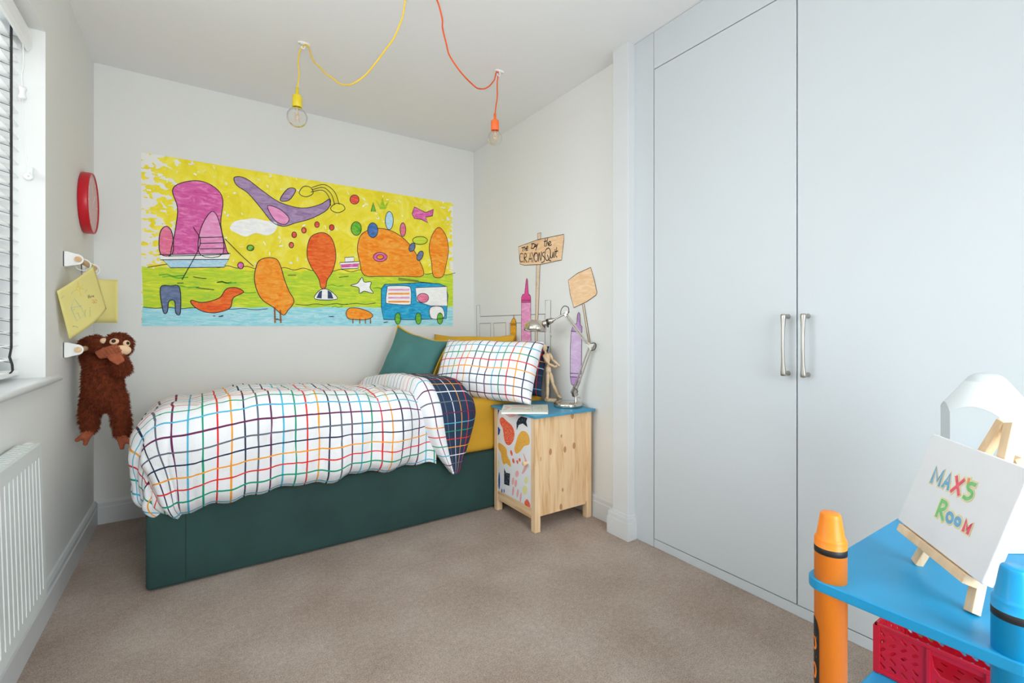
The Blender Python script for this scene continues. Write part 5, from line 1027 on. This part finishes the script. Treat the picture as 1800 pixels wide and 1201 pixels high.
# ============================================================ GIANT PENCIL
pc_ = empty('giant_pencil', (1.455, .278, TZ), 'large white and pale grey pencil-shaped box standing behind the canvas', 'ornament')
PX0, PY0, RP = 1.458, .282, .080; PA = R(205); kk_ = 1.5; zt_ = .901; r1_ = .036
def rhex(t):
    a = (t-PA) % (pi/3); return RP*cos(pi/6)/cos(a-pi/6)
n = 96; th_ = [PA+2*pi*i/n for i in range(n)]
def rng(rf, zf): return [Vector((PX0+rf(t)*cos(t), PY0+rf(t)*sin(t), zf(t))) for t in th_]
zb = lambda t: zt_-(rhex(t)-r1_)*kk_
def strip(name, rings, m, cap=False):
    mb = MB(); vs = [v for r in rings for v in r]; k = len(rings)
    mb.add(vs, [(i*n+j, i*n+(j+1) % n, (i+1)*n+(j+1) % n, (i+1)*n+j) for i in range(k-1) for j in range(n)], 0, False)
    if cap: mb.add(rings[-1], [list(range(n))])
    mb.add(rings[0], [list(range(n))[::-1]]) if cap == 2 else None
    o = mb.build(name, m, pc_)
    return o
strip('barrel', [rng(rhex, lambda t: TZ+.0008), rng(rhex, zb)], FROSTG)
strip('sharpened_cone', [rng(lambda t: rhex(t)+.0006, lambda t: zb(t)-.0006)]+[rng(lambda t, q=q: rhex(t)+(r1_-rhex(t))*q, lambda t, q=q: zb(t)+(zt_-zb(t))*q+.0004) for q in (.0, .25, .5, .75, 1)], FROST)
tipr = [(r1_, zt_), (.030, .910), (.025, .9145), (.018, .918), (.010, .919), (.0001, .9192)]
mb = MB(); mb.lathe(tipr, mtx=Matrix.Translation((PX0, PY0, 0)), n=64); mb.build('lead_tip', FROSTG, pc_)

# ============================================================ LIGHT
w = bpy.data.worlds.new('World'); bpy.context.scene.world = w; w.use_nodes = True; nt = w.node_tree
bg = nt.nodes['Background']; tc = nt.nodes.new('ShaderNodeTexCoord'); sp = nt.nodes.new('ShaderNodeSeparateXYZ')
nt.links.new(tc.outputs['Generated'], sp.inputs[0])
# overcast sky: bright above and on the window side, dimmer ground and hallway side
mr = nt.nodes.new('ShaderNodeMapRange'); nt.links.new(sp.outputs[0], mr.inputs['Value'])
mr.inputs['From Min'].default_value = -.4; mr.inputs['From Max'].default_value = .2
mr.inputs['To Min'].default_value = SKY_WIN; mr.inputs['To Max'].default_value = SKY_HALL
gz = nt.nodes.new('ShaderNodeMapRange'); nt.links.new(sp.outputs[2], gz.inputs['Value'])
gz.inputs['From Min'].default_value = -.25; gz.inputs['From Max'].default_value = .25; gz.inputs['To Min'].default_value = .35; gz.inputs['To Max'].default_value = 1.
nt.links.new(math_(nt, 'MULTIPLY', mr.outputs[0], gz.outputs[0]), bg.inputs['Strength'])
bg.inputs['Color'].default_value = (.90, .97, 1.0, 1)
def area(name, loc, rot, sx, sy, energy=0, col=(1,1,1), portal=False):
    l = bpy.data.lights.new(name, 'AREA'); l.shape = 'RECTANGLE'; l.size = sx; l.size_y = sy; l.energy = energy; l.color = col
    if portal: l.cycles.is_portal = True
    o = bpy.data.objects.new(name, l); C.objects.link(o); o.location = loc; o.rotation_euler = rot; return o
area('window_portal', (XL-RV-.08, (WY0+WY1)/2, (WZ0+WZ1)/2), (0, R(-90), 0), WZ1-WZ0, WY1-WY0, portal=True)
area('doorway_portal', (.825, YN-.14, 1.01), (R(90), 0, 0), 1.05, 2.02, portal=True)
fl_ = area('ceiling_bounce_fill', (-.05, .15, 1.5), (0,0,0), .5, .5, CEIL_FILL, (1, .985, .97))  # added fill lamp out of view, bounced off the ceiling to brighten the room
fl_.rotation_euler = Vector((-.12, .75, 1.0)).to_track_quat('-Z', 'Y').to_euler()

# ============================================================ CAMERA
cam = bpy.data.cameras.new('camera'); co = bpy.data.objects.new('camera', cam); C.objects.link(co)
co.location = (0, 0, 1.02); co.rotation_euler = (R(90), 0, R(-33.7))
cam.sensor_width = 36; cam.lens = 824/1800*36; cam.shift_y = -23.5/1800; cam.clip_start = .02
s = bpy.context.scene; s.camera = co
s.view_settings.view_transform = 'Standard'; s.view_settings.look = 'None'; s.view_settings.exposure = EXPO; s.view_settings.gamma = 1
s.view_settings.use_curve_mapping = False
s.cycles.max_bounces = 14; s.cycles.diffuse_bounces = 8; s.cycles.transparent_max_bounces = 16
